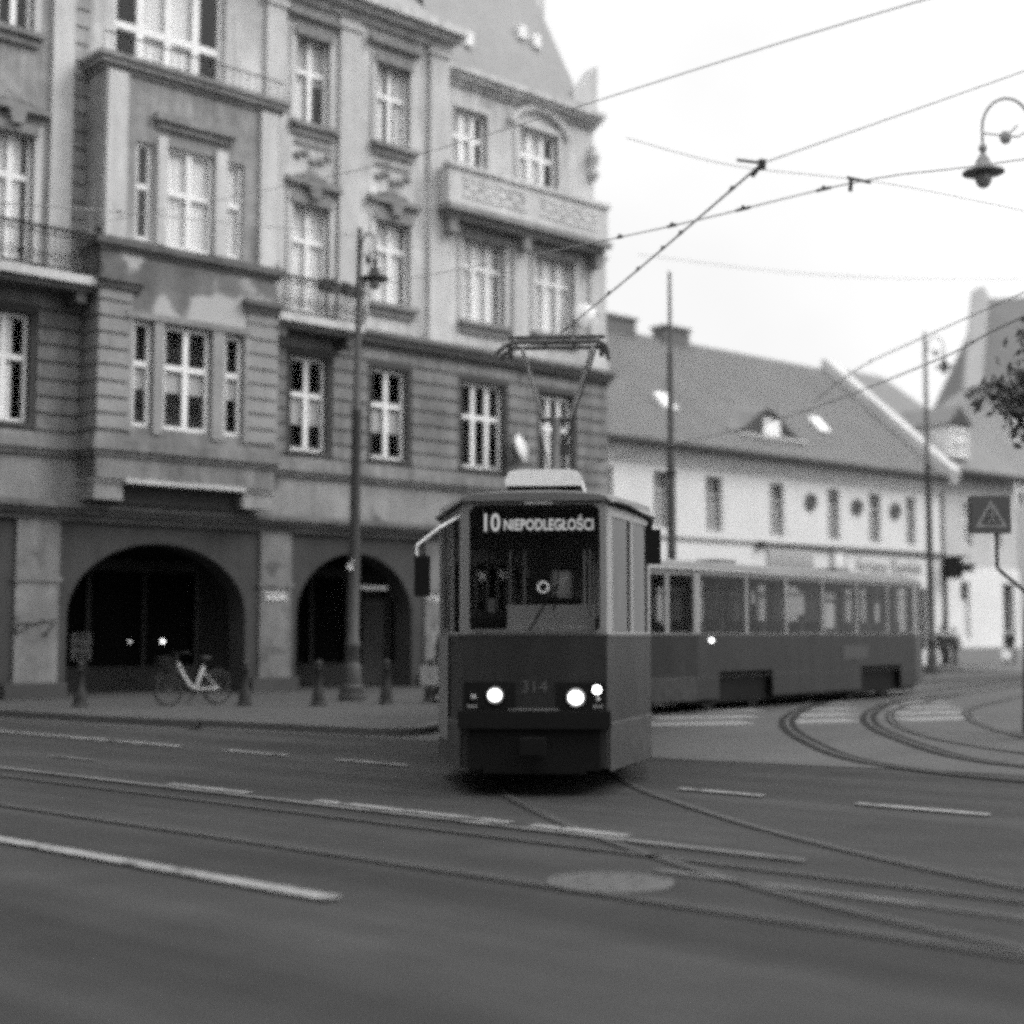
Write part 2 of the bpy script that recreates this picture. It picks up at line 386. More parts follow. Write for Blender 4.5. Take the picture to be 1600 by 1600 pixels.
def window(parent, x0, x1, z0, z1, y, cols=2, trans=0.6, fw=0.09, curt=None, blind=None, y_back=None, m=None, gl=None):
    """casement: frame with bars (part), glass and cloth (sub-parts); faces -y, front of the frame at y"""
    f = MB(); d = 0.07
    f.box(x0, x0 + fw, y, y + d, z0, z1); f.box(x1 - fw, x1, y, y + d, z0, z1)
    f.box(x0 + fw, x1 - fw, y, y + d, z0, z0 + fw); f.box(x0 + fw, x1 - fw, y, y + d, z1 - fw, z1)
    w = x1 - x0; bars = [x0 + w * k / cols for k in range(1, cols)]
    zt = z0 + (z1 - z0) * trans
    edges = [x0 + fw] + [q for b in bars for q in (b - fw * 0.75, b + fw * 0.75)] + [x1 - fw]
    for b in bars: f.box(b - fw * 0.75, b + fw * 0.75, y - 0.012, y + d - 0.005, z0 + fw, z1 - fw)
    for k in range(0, len(edges), 2): f.box(edges[k], edges[k + 1], y - 0.006, y + d - 0.01, zt - fw * 0.7, zt + fw * 0.7)
    win = f.build('window', m or m_white, parent)
    p = MB(); p.quad((x0 + fw, y + d * 0.6, z0 + fw), (x1 - fw, y + d * 0.6, z0 + fw), (x1 - fw, y + d * 0.6, z1 - fw), (x0 + fw, y + d * 0.6, z1 - fw))
    p.build('pane', gl or g_win, win)
    def cloth(nm, xa, xb, za, zb, mm):
        c = MB(); n = max(4, int((xb - xa) / 0.05)); yy = y + d + 0.045
        vs = [(xa + (xb - xa) * i / n, yy + 0.012 * math.sin(i * 1.3 + xa), za) for i in range(n + 1)] + [(xa + (xb - xa) * i / n, yy + 0.012 * math.sin(i * 1.3 + xa), zb) for i in range(n + 1)]
        c.add(vs, [(i, i + 1, n + 2 + i, n + 1 + i) for i in range(n)]); c.build(nm, mm, win)
    if curt:
        for xa, xb in curt: cloth('curtain', x0 + w * xa, x0 + w * xb, z0 + 0.05, z1 - 0.05, m_curtain)
    if blind:
        za, zb = blind; b = MB(); b.box(x0 + fw * .5, x1 - fw * .5, y + d + 0.03, y + d + 0.045, za, zb); b.build('blind', m_blind, win)
    return win

# ------------------------------------------------------------------ the arcaded tenement on the left; local x along the facade, -y towards the street
B = thing('tenement_building', 'tall weathered tenement with an arcade below and a bay above, left of the tram', 'building', (-10.592, 32.955, 0), R(42.5))
X0, XE, XM = -7.0, 18.35, 11.8
# ground-floor arcade wall with arches
A = MB()
arches = [(-5.6, -1.0, 2.0, 1.7), (0.62, 5.35, 2.0, 1.72), (6.86, 10.65, 2.02, 1.68), (12.0, 15.6, 2.02, 1.68)]
zt = 4.25
xs = [X0]
for a0, a1, zs, rise in arches:
    A.quad((xs[-1], 0, 0.1), (a0, 0, 0.1), (a0, 0, zt), (xs[-1], 0, zt))
    n = 28; cx, hw = (a0 + a1) / 2, (a1 - a0) / 2
    arc = [(cx - hw * math.cos(math.pi * i / n), zs + rise * math.sin(math.pi * i / n)) for i in range(n + 1)]
    for i in range(n):
        (xa, za), (xb, zb) = arc[i], arc[i + 1]
        A.quad((xa, 0, za), (xb, 0, zb), (xb, 0, zt), (xa, 0, zt))
        A.quad((xa, 0, za), (xa, 0.75, za), (xb, 0.75, zb), (xb, 0, zb))
        A.quad((xa, 0.75, za), (xa, 0.75, zt), (xb, 0.75, zt), (xb, 0.75, zb))
    A.quad((a0, 0, 0.1), (a0, 0.75, 0.1), (a0, 0.75, zs), (a0, 0, zs)); A.quad((a1, 0, 0.1), (a1, 0, zs), (a1, 0.75, zs), (a1, 0.75, 0.1))
    A.quad((xs[-1], 0.75, 0.1), (a0, 0.75, 0.1), (a0, 0.75, zt), (xs[-1], 0.75, zt))
    xs.append(a1)
A.quad((xs[-1], 0, 0.1), (XE, 0, 0.1), (XE, 0, zt), (xs[-1], 0, zt)); A.quad((xs[-1], 0.75, 0.1), (XE, 0.75, 0.1), (XE, 0.75, zt), (xs[-1], 0.75, zt))
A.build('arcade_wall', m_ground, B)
for a0, a1 in ((-0.63, 0.39), (5.73, 6.66), (11.07, 11.75), (16.0, 16.8)):
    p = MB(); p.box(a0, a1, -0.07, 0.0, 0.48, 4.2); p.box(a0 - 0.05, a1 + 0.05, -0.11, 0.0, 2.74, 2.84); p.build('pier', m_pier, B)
    p = MB(); p.box(a0 - 0.22, a1 + 0.22, -0.13, -0.0, 0.1, 0.48); p.build('plinth', m_plinth, B)
# passage behind the arches
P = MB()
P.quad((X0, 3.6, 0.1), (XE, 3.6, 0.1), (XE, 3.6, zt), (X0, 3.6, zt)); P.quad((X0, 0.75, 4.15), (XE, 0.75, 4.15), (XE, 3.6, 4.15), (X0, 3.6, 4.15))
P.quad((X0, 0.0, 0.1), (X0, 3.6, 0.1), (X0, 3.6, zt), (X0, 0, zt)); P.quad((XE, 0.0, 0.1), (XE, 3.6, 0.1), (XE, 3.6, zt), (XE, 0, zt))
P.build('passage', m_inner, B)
def shopfront(x0, x1, label_sill=0.72):
    f = MB(); y = 3.45
    f.box(x0, x1, y, y + 0.12, 0.12, label_sill)
    for k in range(4):
        x = x0 + (x1 - x0) * k / 3; f.box(x - 0.05, x + 0.05, y, y + 0.1, label_sill, 3.2)
    f.box(x0, x1, y - 0.02, y + 0.1, 3.2, 3.5)
    o = f.build('shopfront', mat('shopfront_paint', 0.03, rough=0.5, n1=(2, 0.2)), B)
    q = MB(); q.quad((x0, y + 0.05, label_sill), (x1, y + 0.05, label_sill), (x1, y + 0.05, 3.2), (x0, y + 0.05, 3.2)); q.build('shop_glass', g_dark, o)
    return o
shopfront(-5, -0.4); s1 = shopfront(1.3, 6.0); s2 = shopfront(7.2, 11.0); shopfront(12.5, 16)
po = MB(); po.box(2.40, 2.94, 3.40, 3.42, 0.92, 1.60); po.build('poster', mat('poster_paper', 0.22, rough=0.8, n1=(3, 0.2)), s1)
pk = MB()
for z in (0.99, 1.22, 1.45): pk.box(2.50, 2.84, 3.385, 3.398, z, z + 0.07); pk.box(2.54, 2.62, 3.385, 3.398, z + 0.07, z + 0.12)
pk.build('poster_print', mat('print_ink', 0.04), s1)
for x, e in ((4.95, 4.0), (4.0, 0.8)):
    q = MB(); q.ball((x, 3.38, 1.37), 0.045, 0.03, 0.03); q.build('wall_lamp', emis('lamp_glow_%d' % int(e), e), s1)
q = MB(); q.box(11.4, 12.35, 3.3, 3.38, 2.90, 2.96); q.build('tube_lamp', emis('tube_glow', 0.22), s2)
dn = MB(); dn.box(11.5, 12.3, 3.38, 3.44, 0.12, 2.6); dn.box(11.62, 11.86, 3.36, 3.38, 1.7, 2.5); dn.build('door', mat('door_paint', 0.05, rough=0.5), s2)

# cornice over the arcade, plaster band, string course
def ledge(x0, x1, zs, name, m, ybase=0.0):
    """stacked mouldings: zs = [(z0, z1, projection)]"""
    c = MB()
    for z0, z1, pr in zs: c.box(x0 - pr * 0.5, x1 + pr * 0.5, ybase - pr, ybase + 0.05, z0, z1)
    return c.build(name, m, B)
ledge(X0, XE, [(4.15, 4.30, 0.12), (4.30, 4.42, 0.26), (4.42, 4.56, 0.38)], 'cornice', m_cornice)
W = MB(); W.panel((X0, 0), (XE, 0), 4.5, 5.66); W.build('plaster_band', m_band, B)
ledge(X0, XE, [(5.62, 5.74, 0.10), (5.74, 5.98, 0.18), (5.98, 6.12, 0.10)], 'string_course', m_rust)
# first floor: joints behind, courses in front
win1 = [(-6.2, -5.0), (-3.9, -2.7), (-1.55, -0.42), (6.60, 7.76), (9.2, 10.42), (12.43, 14.03), (15.52, 16.87)]
W = MB(); W.panel((X0, 0), (XE, 0), 6.05, 9.45, [(a - X0, b - X0, 6.3, 8.78) for a, b in win1], 0.32); W.build('first_floor_wall', m_joint, B)
def courses(mb, spans, z0, z1, h, yf, yb, gap=0.06):
    z = z0
    while z < z1 - 0.1:
        zz = min(z + h, z1)
        for a, b in spans(z, zz): mb.box(a, b, yf, yb, z + gap / 2, zz - gap / 2)
        z += h
def spans1(z, zz):
    cuts = [X0] + [q for a, b in win1 for q in (a - 0.16, b + 0.16)] + [XE + 0.03]
    if z > 8.74: return [(X0, 0.8), (5.56, 8.4), (8.45, 11.5), (11.55, 14.6), (14.66, XE + 0.03)]
    return [(cuts[i], cuts[i + 1]) for i in range(0, len(cuts), 2) if not (cuts[i] > 0.6 and cuts[i + 1] < 5.7)]
Cc = MB(); courses(Cc, spans1, 6.15, 9.33, 0.397, -0.045, 0.06); Cc.build('rustication', m_rust, B)
for a, b in win1:
    s = MB(); s.box(a - 0.1, a, -0.02, 0.1, 6.3, 8.78); s.box(b, b + 0.1, -0.02, 0.1, 6.3, 8.78); s.box(a - 0.16, b + 0.16, -0.06, 0.1, 8.80, 9.0); s.box(a - 0.14, b + 0.14, -0.12, 0.1, 6.18, 6.29)
    s.build('window_surround', m_joint, B)
window(B, -1.55, -0.42, 6.3, 8.78, 0.16, gl=g_low, curt=[(0.05, 0.72)])
window(B, 6.60, 7.76, 6.3, 8.78, 0.16, gl=g_low, blind=(7.02, 7.72))
window(B, 9.2, 10.42, 6.3, 8.78, 0.16, gl=g_low, blind=(7.05, 7.66)); 
window(B, 12.43, 14.03, 6.3, 8.78, 0.16, cols=3, gl=g_low); window(B, 15.52, 16.87, 6.28, 8.72, 0.16, cols=3, gl=g_low)
for a, b in win1[:2]: window(B, a, b, 6.3, 8.78, 0.16)
ledge(8.3, XE, [(9.30, 9.42, 0.10), (9.42, 9.58, 0.24), (9.58, 9.72, 0.34)], 'cornice', m_cornice)
ledge(X0, 0.6, [(9.30, 9.45, 0.10)], 'cornice', m_cornice); ledge(5.6, 8.3, [(9.28, 9.42, 0.10)], 'cornice', m_cornice)

# upper floors
ops2 = [(-5.9, -4.7, 9.95, 12.95), (-3.6, -2.4, 9.95, 12.95), (-1.45, -0.45, 9.95, 12.95), (6.58, 7.76, 9.95, 12.87), (9.28, 10.5, 10.57, 12.93), (12.42, 14.05, 10.54, 13.0), (15.28, 16.95, 10.6, 13.0)]
ops3 = [(-3.4, -2.3, 15.1, 17.5), (-1.4, -0.55, 15.3, 17.9), (1.45, 4.5, 15.35, 18.0), (6.63, 7.72, 15.0, 17.4), (9.27, 10.46, 15.05, 17.37)]
W = MB()
W.panel((X0, 0), (0.8, 0), 9.4, 18.7, [(a - X0, b - X0, c, d) for a, b, c, d in ops2 + ops3 if b < 0.8], 0.28); W.build('wall', m_soot_vign, B)
W = MB(); courses(W, lambda z, zz: [(0.44, 0.82)], 9.9, 18.0, 0.42, -0.05, 0.03, 0.06); W.build('quoins', m_soot_vign, B)
W = MB()
W.panel((0.8, 0), (XM, 0), 9.4, 18.7, [(a - 0.8, b - 0.8, c, d) for a, b, c, d in ops2 + ops3 if 0.8 < a and b < XM], 0.28)
W.panel((XM, 0), (XE, 0), 9.4, 13.9, [(a - XM, b - XM, c, d) for a, b, c, d in ops2 if a > XM], 0.28)
ops3r = [(12.45, 13.8, 15.2, 17.0), (15.1, 16.75, 15.2, 17.05)]
W.panel((XM, 0.5), (XE, 0.5), 13.6, 18.0, [(a - XM, b - XM, c, d) for a, b, c, d in ops3r], 0.25)
W.quad((XM, 0, 13.6), (XM, 11, 13.6), (XM, 11, 18.7), (XM, 0, 18.7)); W.quad((XM, 0, 13.9), (XE, 0, 13.9), (XE, 0.5, 13.9), (XM, 0.5, 13.9))
W.build('wall', m_upper, B)
S = MB(); S.quad((X0, 0, 0), (X0, 11, 0), (X0, 11, 18.7), (X0, 0, 18.7)); S.quad((X0, 11, 0), (XE, 11, 0), (XE, 11, 18), (X0, 11, 18.7))
S.quad((XE, 0, 0), (XE, 11, 0), (XE, 11, 13.9), (XE, 0, 13.9)); S.quad((XE, 0.5, 13.9), (XE, 11, 13.9), (XE, 11, 18), (XE, 0.5, 18)); S.build('end_wall', m_upper, B)
for z in (6.0, 9.5, 13.6):
    S = MB(); S.quad((X0 + .02, 0.45, z), (XE - .02, 0.45, z), (XE - .02, 10.9, z), (X0 + .02, 10.9, z)); S.build('storey_floor', m_inner, B)
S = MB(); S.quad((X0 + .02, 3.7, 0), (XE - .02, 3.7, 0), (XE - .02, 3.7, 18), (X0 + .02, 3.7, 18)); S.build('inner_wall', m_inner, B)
full = [(0.02, 0.98)]
for a, b, c, d in ops2:
    window(B, a, b, c, d, 0.16, cols=3 if b - a > 1.4 else 2, trans=0.66, curt={6.58: [(0.02, 0.98)], 9.28: [(0.02, 0.86)], 12.42: [(0.02, 0.70), (0.78, 0.9)], 15.28: [(0.04, 0.62), (0.66, 0.98)]}.get(a, [(0.02, 0.8)]))
window(B, -1.4, -0.55, 15.3, 17.9, 0.16); window(B, -3.4, -2.3, 15.1, 17.5, 0.16)
window(B, 6.63, 7.72, 15.0, 17.4, 0.16, curt=[(0.0, 0.4)], blind=(16.2, 17.35)); window(B, 9.27, 10.46, 15.05, 17.37, 0.16, curt=[(0.0, 0.4), (0.7, 1)])
window(B, 1.45, 4.5, 15.35, 18.0, 0.16, cols=4, trans=0.33, fw=0.13, curt=[(0.3, 0.72)])
for a, b, c, d in ops3r: window(B, a, b, c, d, 0.66, cols=3, trans=0.55, fw=0.11, curt=[(0.0, 0.75)])
def surround(x0, x1, z0, z1, y=0.0, sill=True, hood=0, keystone=True):
    s = MB()
    s.box(x0 - 0.17, x0, y - 0.05, y + 0.1, z0, z1); s.box(x1, x1 + 0.17, y - 0.05, y + 0.1, z0, z1); s.box(x0 - 0.17, x1 + 0.17, y - 0.06, y + 0.1, z1, z1 + 0.18)
    s.build('window_surround', m_pilaster, B)
    if sill:
        s = MB(); s.box(x0 - 0.16, x1 + 0.22, y - 0.2, y + 0.12, z0 - 0.14, z0 - 0.002); s.box(x0 - 0.1, x1 + 0.12, y - 0.1, y + 0.0, z0 - 0.34, z0 - 0.14); s.build('sill', m_upcor, B)
    if hood:
        s = MB(); zz = z1 + 0.42
        s.box(x0 - 0.05, x1 + 0.05, y - 0.13, y + 0.05, z1 - 0.06, z1 + 0.17)       # dark lintel board
        s.box(x0 - 0.3, x1 + 0.3, y - 0.22, y + 0.05, zz, zz + 0.12)
        if keystone:
            cx = (x0 + x1) / 2; s.extrude_y([(cx - 0.13, z1 + 0.1), (cx + 0.13, z1 + 0.1), (cx + 0.2, zz), (cx - 0.2, zz)], y - 0.26, y)
        s.build('hood_mould', m_upcor, B)
        s = MB(); cx = (x0 + x1) / 2; zc = zz + 0.13
        if hood == 2:                                                              # scrolls and a shell above the hood
            for dx, r in ((-0.42, 0.1), (-0.2, 0.13), (0.0, 0.2), (0.2, 0.13), (0.42, 0.1)):
                s.ball((cx + dx, y - 0.03, zc + r), r, 0.09, r * 1.1, 10, 6)
        s.box(x0 - 0.28, x1 + 0.28, y - 0.16, y, zz + 0.12, zz + 0.18)
        s.build('ornament', m_band, B)
for a, b, c, d in ops2:
    if -2 < a < 11: surround(a, b, c, d, sill=(c > 10.2), hood=2)
    elif a > 11: surround(a, b, c, d, sill=True, hood=1, keystone=False)
for a, b, c, d in ops3:
    if a < 0 or a > 5: surround(a, b, c, d, hood=1 if a > 5 else 0, keystone=False)
for a, b, c, d in ops3r: surround(a, b, c, d, y=0.5, sill=False, hood=0)
# tall pilasters
for a, b, z0, z1, pr in ((5.68, 6.26, 9.75, 18.2, .12), (8.0, 8.66, 9.75, 18.2, .14), (11.12, XM, 9.75, 18.3, .14), (-0.1, 0.42, 9.6, 18.2, .12), (14.35, 14.95, 9.75, 13.6, .10), (17.6, 18.3, 9.75, 13.6, .08)):
    p = MB(); p.box(a, b, -pr, 0.05, z0, z1); p.box(a - 0.07, b + 0.07, -pr - 0.06, 0.05, z1 - 0.3, z1 - 0.12); p.box(a - 0.05, b + 0.05, -pr - 0.04, 0.05, z0, z0 + 0.3); p.build('pilaster', m_pilaster, B)
# panels of relief under the third-floor windows
for xa, xb in ((6.6, 7.8), (9.25, 10.5)):
    rl = MB()
    for i in range(5): rl.ball((xa + (xb - xa) * (i + 0.5) / 5, -0.03, 14.1 + 0.12 * math.sin(i * 2.0)), 0.14, 0.07, 0.11, 8, 5)
    rl.box(xa, xb, -0.05, 0.02, 14.4, 14.5); rl.build('relief', m_band, B)
ledge(X0, XM + 0.02, [(18.25, 18.45, 0.15), (18.45, 18.62, 0.4), (18.62, 18.85, 0.62)], 'cornice', m_upper)
ledge(XM + 0.4, XE, [(17.65, 17.8, 0.12), (17.8, 17.95, 0.28), (17.95, 18.12, 0.4)], 'cornice', m_upper, 0.5)
# arched hood over the right attic window
ah = MB(); ah.tube([(15.93 + 1.35 * math.cos(t), 0.42, 16.55 + 1.15 * math.sin(t)) for t in [R(25 + 130 * i / 14) for i in range(15)]], 0.12, 8); ah.build('arched_hood', m_pilaster, B)
# jutting parapet of the attic balcony with carved panels
pa = MB(); pa.box(11.42, 17.85, -0.6, -0.42, 13.66, 14.72); pa.box(11.36, 17.92, -0.68, -0.36, 14.72, 14.86); pa.box(17.67, 17.85, -0.42, 0.5, 13.66, 14.72); pa.box(11.42, 11.6, -0.42, 0.1, 13.66, 14.72)
pa.build('parapet', m_pilaster, B)
for xa, xb in ((11.95, 14.4), (14.95, 17.4)):
    pa = MB(); pa.box(xa, xb, -0.63, -0.6, 14.42, 14.50); pa.box(xa, xb, -0.63, -0.6, 13.94, 14.02)
    for i in range(9): pa.ball((xa + (xb - xa) * (i + .5) / 9, -0.6, 14.22 + 0.06 * (-1) ** i), 0.12, 0.06, 0.10, 8, 5)
    pa.build('carved_panel', m_upper, B)
pa = MB(); pa.box(11.36, 17.95, -0.7, 0.0, 13.48, 13.66); pa.box(11.5, 17.8, -0.5, 0.0, 13.3, 13.48)
for x in (11.6, 14.45, 17.5): pa.box(x, x + 0.3, -0.45, 0.0, 12.9, 13.3)
pa.build('parapet_cornice', m_upcor, B)
# roofs
rf = MB(); rf.add([(X0, 0.0, 18.85), (XM, 0.0, 18.85), (XM, 3.6, 22.6), (X0, 3.6, 22.6), (X0, 11, 22.6), (XM, 11, 22.6), (X0, 11, 18.7), (XM, 11, 18.7)], [(0, 1, 2, 3), (3, 2, 5, 4), (4, 5, 7, 6), (0, 3, 4, 6), (1, 7, 5, 2)]); rf.build('roof', m_tile2, B)
rf = MB(); rf.add([(XM, 0.25, 18.1), (17.75, 0.25, 18.1), (17.0, 2.3, 23.0), (XM, 2.3, 23.0), (17.0, 10, 23.0), (XM, 10, 23.0), (17.75, 11, 18.1), (XM, 11, 18.1)], [(0, 1, 2, 3), (3, 2, 4, 5), (2, 1, 6, 4), (5, 4, 6, 7)])
rf.add([(XM, 0.1, 18.12), (XE, 0.1, 18.12), (XE, 11, 18.12), (XM, 11, 18.12)], [(0, 1, 2, 3)])
rr = rf.build('roof', m_tile2, B)
for x, z in ((13.0, 19.0), (15.6, 20.1), (16.15, 19.95)):
    yy = 0.25 + (z - 18.1) * 0.418; q = MB(); q.box(x, x + 0.28, yy - 0.12, yy + 0.3, z, z + 0.42); q.build('roof_vent', m_white, rr)
ch = MB(); ch.box(16.5, 18.2, 2.6, 3.6, 18.0, 24.2); ch.box(16.4, 18.3, 2.5, 3.7, 24.2, 24.4); ch.build('chimney', m_upper, rr)
fn = MB(); fn.extrude_y([(17.3, 18.0), (18.35, 18.0), (18.42, 19.75), (18.2, 19.6), (17.75, 18.95), (17.3, 18.7)], 0.35, 0.75); fn.build('corner_finial', m_pilaster, B)
fn = MB(); fn.lathe([(0.1, 15.95), (0.2, 16.15), (0.14, 16.4), (0.22, 16.7), (0.12, 17.0), (0.05, 17.1)], 18.25, 0.4, 12); fn.build('urn', m_pilaster, B)

# the bay (oriel)
O = MB(); bx0, bx1, yb = 0.80, 5.55, -0.9
obay = [(1.66, 2.14, 6.35, 8.82), (2.45, 3.70, 6.35, 8.82), (4.10, 4.60, 6.35, 8.82), (1.64, 2.06, 10.75, 13.08), (2.44, 3.71, 10.7, 13.12), (4.07, 4.55, 10.75, 13.12)]
O.panel((bx0, yb), (bx1, yb), 10.4, 14.85, [(a - bx0, b - bx0, c, d) for a, b, c, d in obay if c > 10], 0.25)
O.panel((bx0, 0.3), (bx0, yb), 10.4, 14.85); O.panel((bx1, yb), (bx1, 0.3), 10.4, 14.85)
O.build('bay_wall', m_soot_vign, B)
O = MB()
O.panel((bx0, yb), (bx1, yb), 5.1, 8.95, [(a - bx0, b - bx0, c, d) for a, b, c, d in obay if c < 10], 0.25)
O.panel((bx0, 0.3), (bx0, yb), 5.1, 8.95); O.panel((bx1, yb), (bx1, 0.3), 5.1, 8.95)
O.quad((bx0, yb, 5.1), (bx1, yb, 5.1), (bx1, 0, 5.1), (bx0, 0, 5.1))
O.build('bay_wall', m_rust, B)
O = MB(); O.panel((bx0, yb), (bx1, yb), 8.95, 10.4); O.panel((bx0, 0.3), (bx0, yb), 8.95, 10.4); O.panel((bx1, yb), (bx1, 0.3), 8.95, 10.4); O.build('bay_spandrel', m_peel, B)
for sp in ((bx0 - 0.03, 1.60), (4.72, bx1 + 0.03)):
    O = MB(); courses(O, lambda z, zz: [sp], 6.2, 9.5, 0.372, yb - 0.06, yb + 0.02); O.build('bay_rustication', mat('bay_stone', 0.235, rough=0.9, n1=(0.8, 0.15), n2=(5, 0.12), streak=0.15), B)
O = MB()
for z in [6.2 + 0.372 * i for i in range(9)]: O.box(bx0 - 0.05, bx0, yb + 0.02, -0.05, z + 0.025, z + 0.347)
O.build('bay_rustication', m_rust, B)
for a, b, c, d in obay:
    if c < 10: window(B, a, b, c, d, yb + 0.1, cols=2 if b - a > 1 else 1, trans=0.6, blind=(7.25, 7.9), gl=g_low)
    else: window(B, a, b, c, d, yb + 0.1, cols=2 if b - a > 1 else 1, trans=0.55, curt=full if a > 2 else None, fw=0.09)
for a, b, c, d in ((2.17, 2.42, 6.2, 8.86), (3.73, 4.06, 6.2, 8.86), (2.17, 2.42, 10.7, 13.3), (3.73, 4.06, 10.7, 13.3), (1.5, 1.63, 6.2, 8.86), (4.62, 4.72, 6.2, 8.86)):
    O = MB(); O.box(a, b, yb - 0.065, yb, c, d); O.build('mullion', m_pilaster if c > 10 else mat('bay_stone', .2), B)
O = MB(); O.box(1.45, 4.75, yb - 0.1, yb, 8.86, 9.02); O.build('lintel', m_band, B)
for a, b in ((bx0 - 0.1, 1.85), (4.55, bx1 + 0.1)):
    O = MB(); O.box(a, b, yb - 0.22, yb, 9.62, 9.76); O.box(a + 0.05, b - 0.05, yb - 0.14, yb, 9.48, 9.62); O.build('capital', m_cornice, B)
def wrap(zs, name, m):
    c = MB()
    for z0, z1, pr in zs: c.box(bx0 - pr, bx1 + pr, yb - pr, 0.02, z0, z1)
    return c.build(name, m, B)
wrap([(5.62, 5.74, 0.06), (5.74, 5.98, 0.14), (5.98, 6.12, 0.07)], 'bay_string_course', m_rust)
wrap([(10.36, 10.48, 0.05), (10.48, 10.66, 0.14)], 'bay_sill', m_cornice)
wrap([(14.6, 14.72, 0.06), (14.72, 14.86, 0.16), (14.86, 14.98, 0.22)], 'bay_cornice', m_upcor)
for a, b in ((0.85, 1.36), (4.99, 5.47)):
    O = MB(); O.box(a, b, yb - 0.1, yb, 10.67, 14.58); O.build('bay_pilaster', m_pilaster, B)
O = MB(); O.box(2.05, 4.25, yb - 0.2, yb, 13.66, 13.84); O.box(2.15, 4.15, yb - 0.1, yb, 13.5, 13.66); O.build('hood_mould', m_upcor, B)
for a, b in ((bx0, 1.52), (4.70, bx1)):
    O = MB(); O.extrude_y([(a, 4.62), (b, 4.62), (b, 5.6), (a, 5.6)], -0.82, 0.02)
    O.box(a - 0.03, b + 0.03, -0.86, 0, 5.0, 5.12); O.build('bay_bracket', m_band, B)
O = MB(); O.box(1.52, 4.70, yb - 0.07, -0.02, 5.02, 5.10); O.build('bay_ledge', m_pilaster, B)
O = MB(); O.box(1.55, 4.68, -0.5, -0.02, 4.58, 5.0); O.build('sign_or_shade_box', m_plinth, B)  # no sign here: shade below the bay built as a dark box
tr = MB()
for z in (15.45,): tr.tube([(bx0 - 0.1, yb - 0.1, z), (bx1 + 0.1, yb - 0.1, z)], 0.02, 6)
for i in range(24): x = bx0 - 0.1 + (bx1 - bx0 + 0.2) * i / 23; tr.tube([(x, yb - 0.1, 14.98), (x, yb - 0.1, 15.45)], 0.009, 4)
tr.build('terrace_railing', m_iron, B)
# balconies with iron railings
def balcony(x0, x1, proj, z, bars, posts):
    s = MB(); s.box(x0, x1, -proj, 0.02, z - 0.16, z + 0.04); b = s.build('balcony', m_pilaster, B)
    s = MB(); s.box(x0 + 0.05, x1 - 0.05, -proj + 0.12, 0.02, z - 0.3, z - 0.16)
    for x in (x0 + 0.3, x1 - 0.3): s.box(x - 0.12, x + 0.12, -proj * 0.8, 0.02, z - 0.55, z - 0.3)
    s.build('balcony_support', m_cornice, b)
    r = MB(); y = -proj + 0.05
    for zz, rad in ((z + 1.0, 0.035), (z + 0.84, 0.016), (z + 0.12, 0.02)):
        r.tube([(x0, y, zz), (x1, y, zz)], rad, 6); r.tube([(x0 + .02, y, zz), (x0 + .02, 0, zz)], rad, 6); r.tube([(x1 - .02, y, zz), (x1 - .02, 0, zz)], rad, 6)
    n = int((x1 - x0) / 0.13)
    for i in range(n + 1):
        x = x0 + (x1 - x0) * i / n
        r.tube([(x, y, z + 0.03), (x, y - 0.09, z + 0.3), (x, y - 0.03, z + 0.6), (x, y, z + 1.0)], 0.011, 5)
        if i % 2: r.torus((x, y - 0.02, z + 0.92), 0.055, 0.012, 10, 5); r.torus((x, y - 0.1, z + 0.32), 0.09, 0.014, 12, 5)
    for x in (x0, x1): r.tube([(x, y, z), (x, y, z + 1.12)], 0.03, 6); r.ball((x, y, z + 1.18), 0.08)
    r.build('railing', m_iron, b)
    return b
balcony(-6.5, bx0 - 0.06, 0.92, 9.62, 0, 0)
bb = balcony(bx1 + 0.06, 8.35, 0.82, 9.62, 0, 0)
for x in (6.85, 7.55):
    q = MB(); q.box(x, x + 0.62, -0.98, -0.80, 10.36, 10.54)
    for i in range(26): q.ball((x + random.uniform(0.02, 0.6), -0.89 + random.uniform(-.12, .1), 10.56 + random.uniform(-0.14, 0.12)), 0.06, 0.06, 0.05, 6, 4)
    q.build('flower_box', mat('dark_plants', 0.05, n1=(8, 0.3)), bb)
# lower parts of the piers: scrawled tags
def scrawl(strokes, r, m, y):
    q = MB()
    for s in strokes: q.tube([(a, y, z) for a, z in s], r, 5)
    q.build('graffiti', m, B)
m_spray = mat('black_spray', 0.02); m_spray2 = mat('white_spray', 0.5)
scrawl([[(-0.62, 1.64), (-0.55, 1.78), (-0.36, 1.80), (-0.34, 1.70), (-0.5, 1.62), (-0.62, 1.58)], [(-0.36, 1.8), (-0.1, 1.78), (-0.05, 1.86), (0.1, 1.84), (0.3, 1.86), (0.18, 1.68), (0.0, 1.52), (0.15, 1.55)]], 0.028, m_spray, -0.075)
scrawl([[(5.85, 2.62), (5.95, 2.5), (6.02, 2.62), (6.1, 2.5), (6.22, 2.62), (6.3, 2.5), (6.45, 2.56)], [(5.85, 2.44), (6.5, 2.45)]], 0.045, m_spray2, -0.075)
scrawl([[(11.15, 2.5), (11.25, 2.62), (11.4, 2.58), (11.32, 2.45), (11.5, 2.5), (11.6, 2.64)]], 0.045, m_spray2, -0.075)

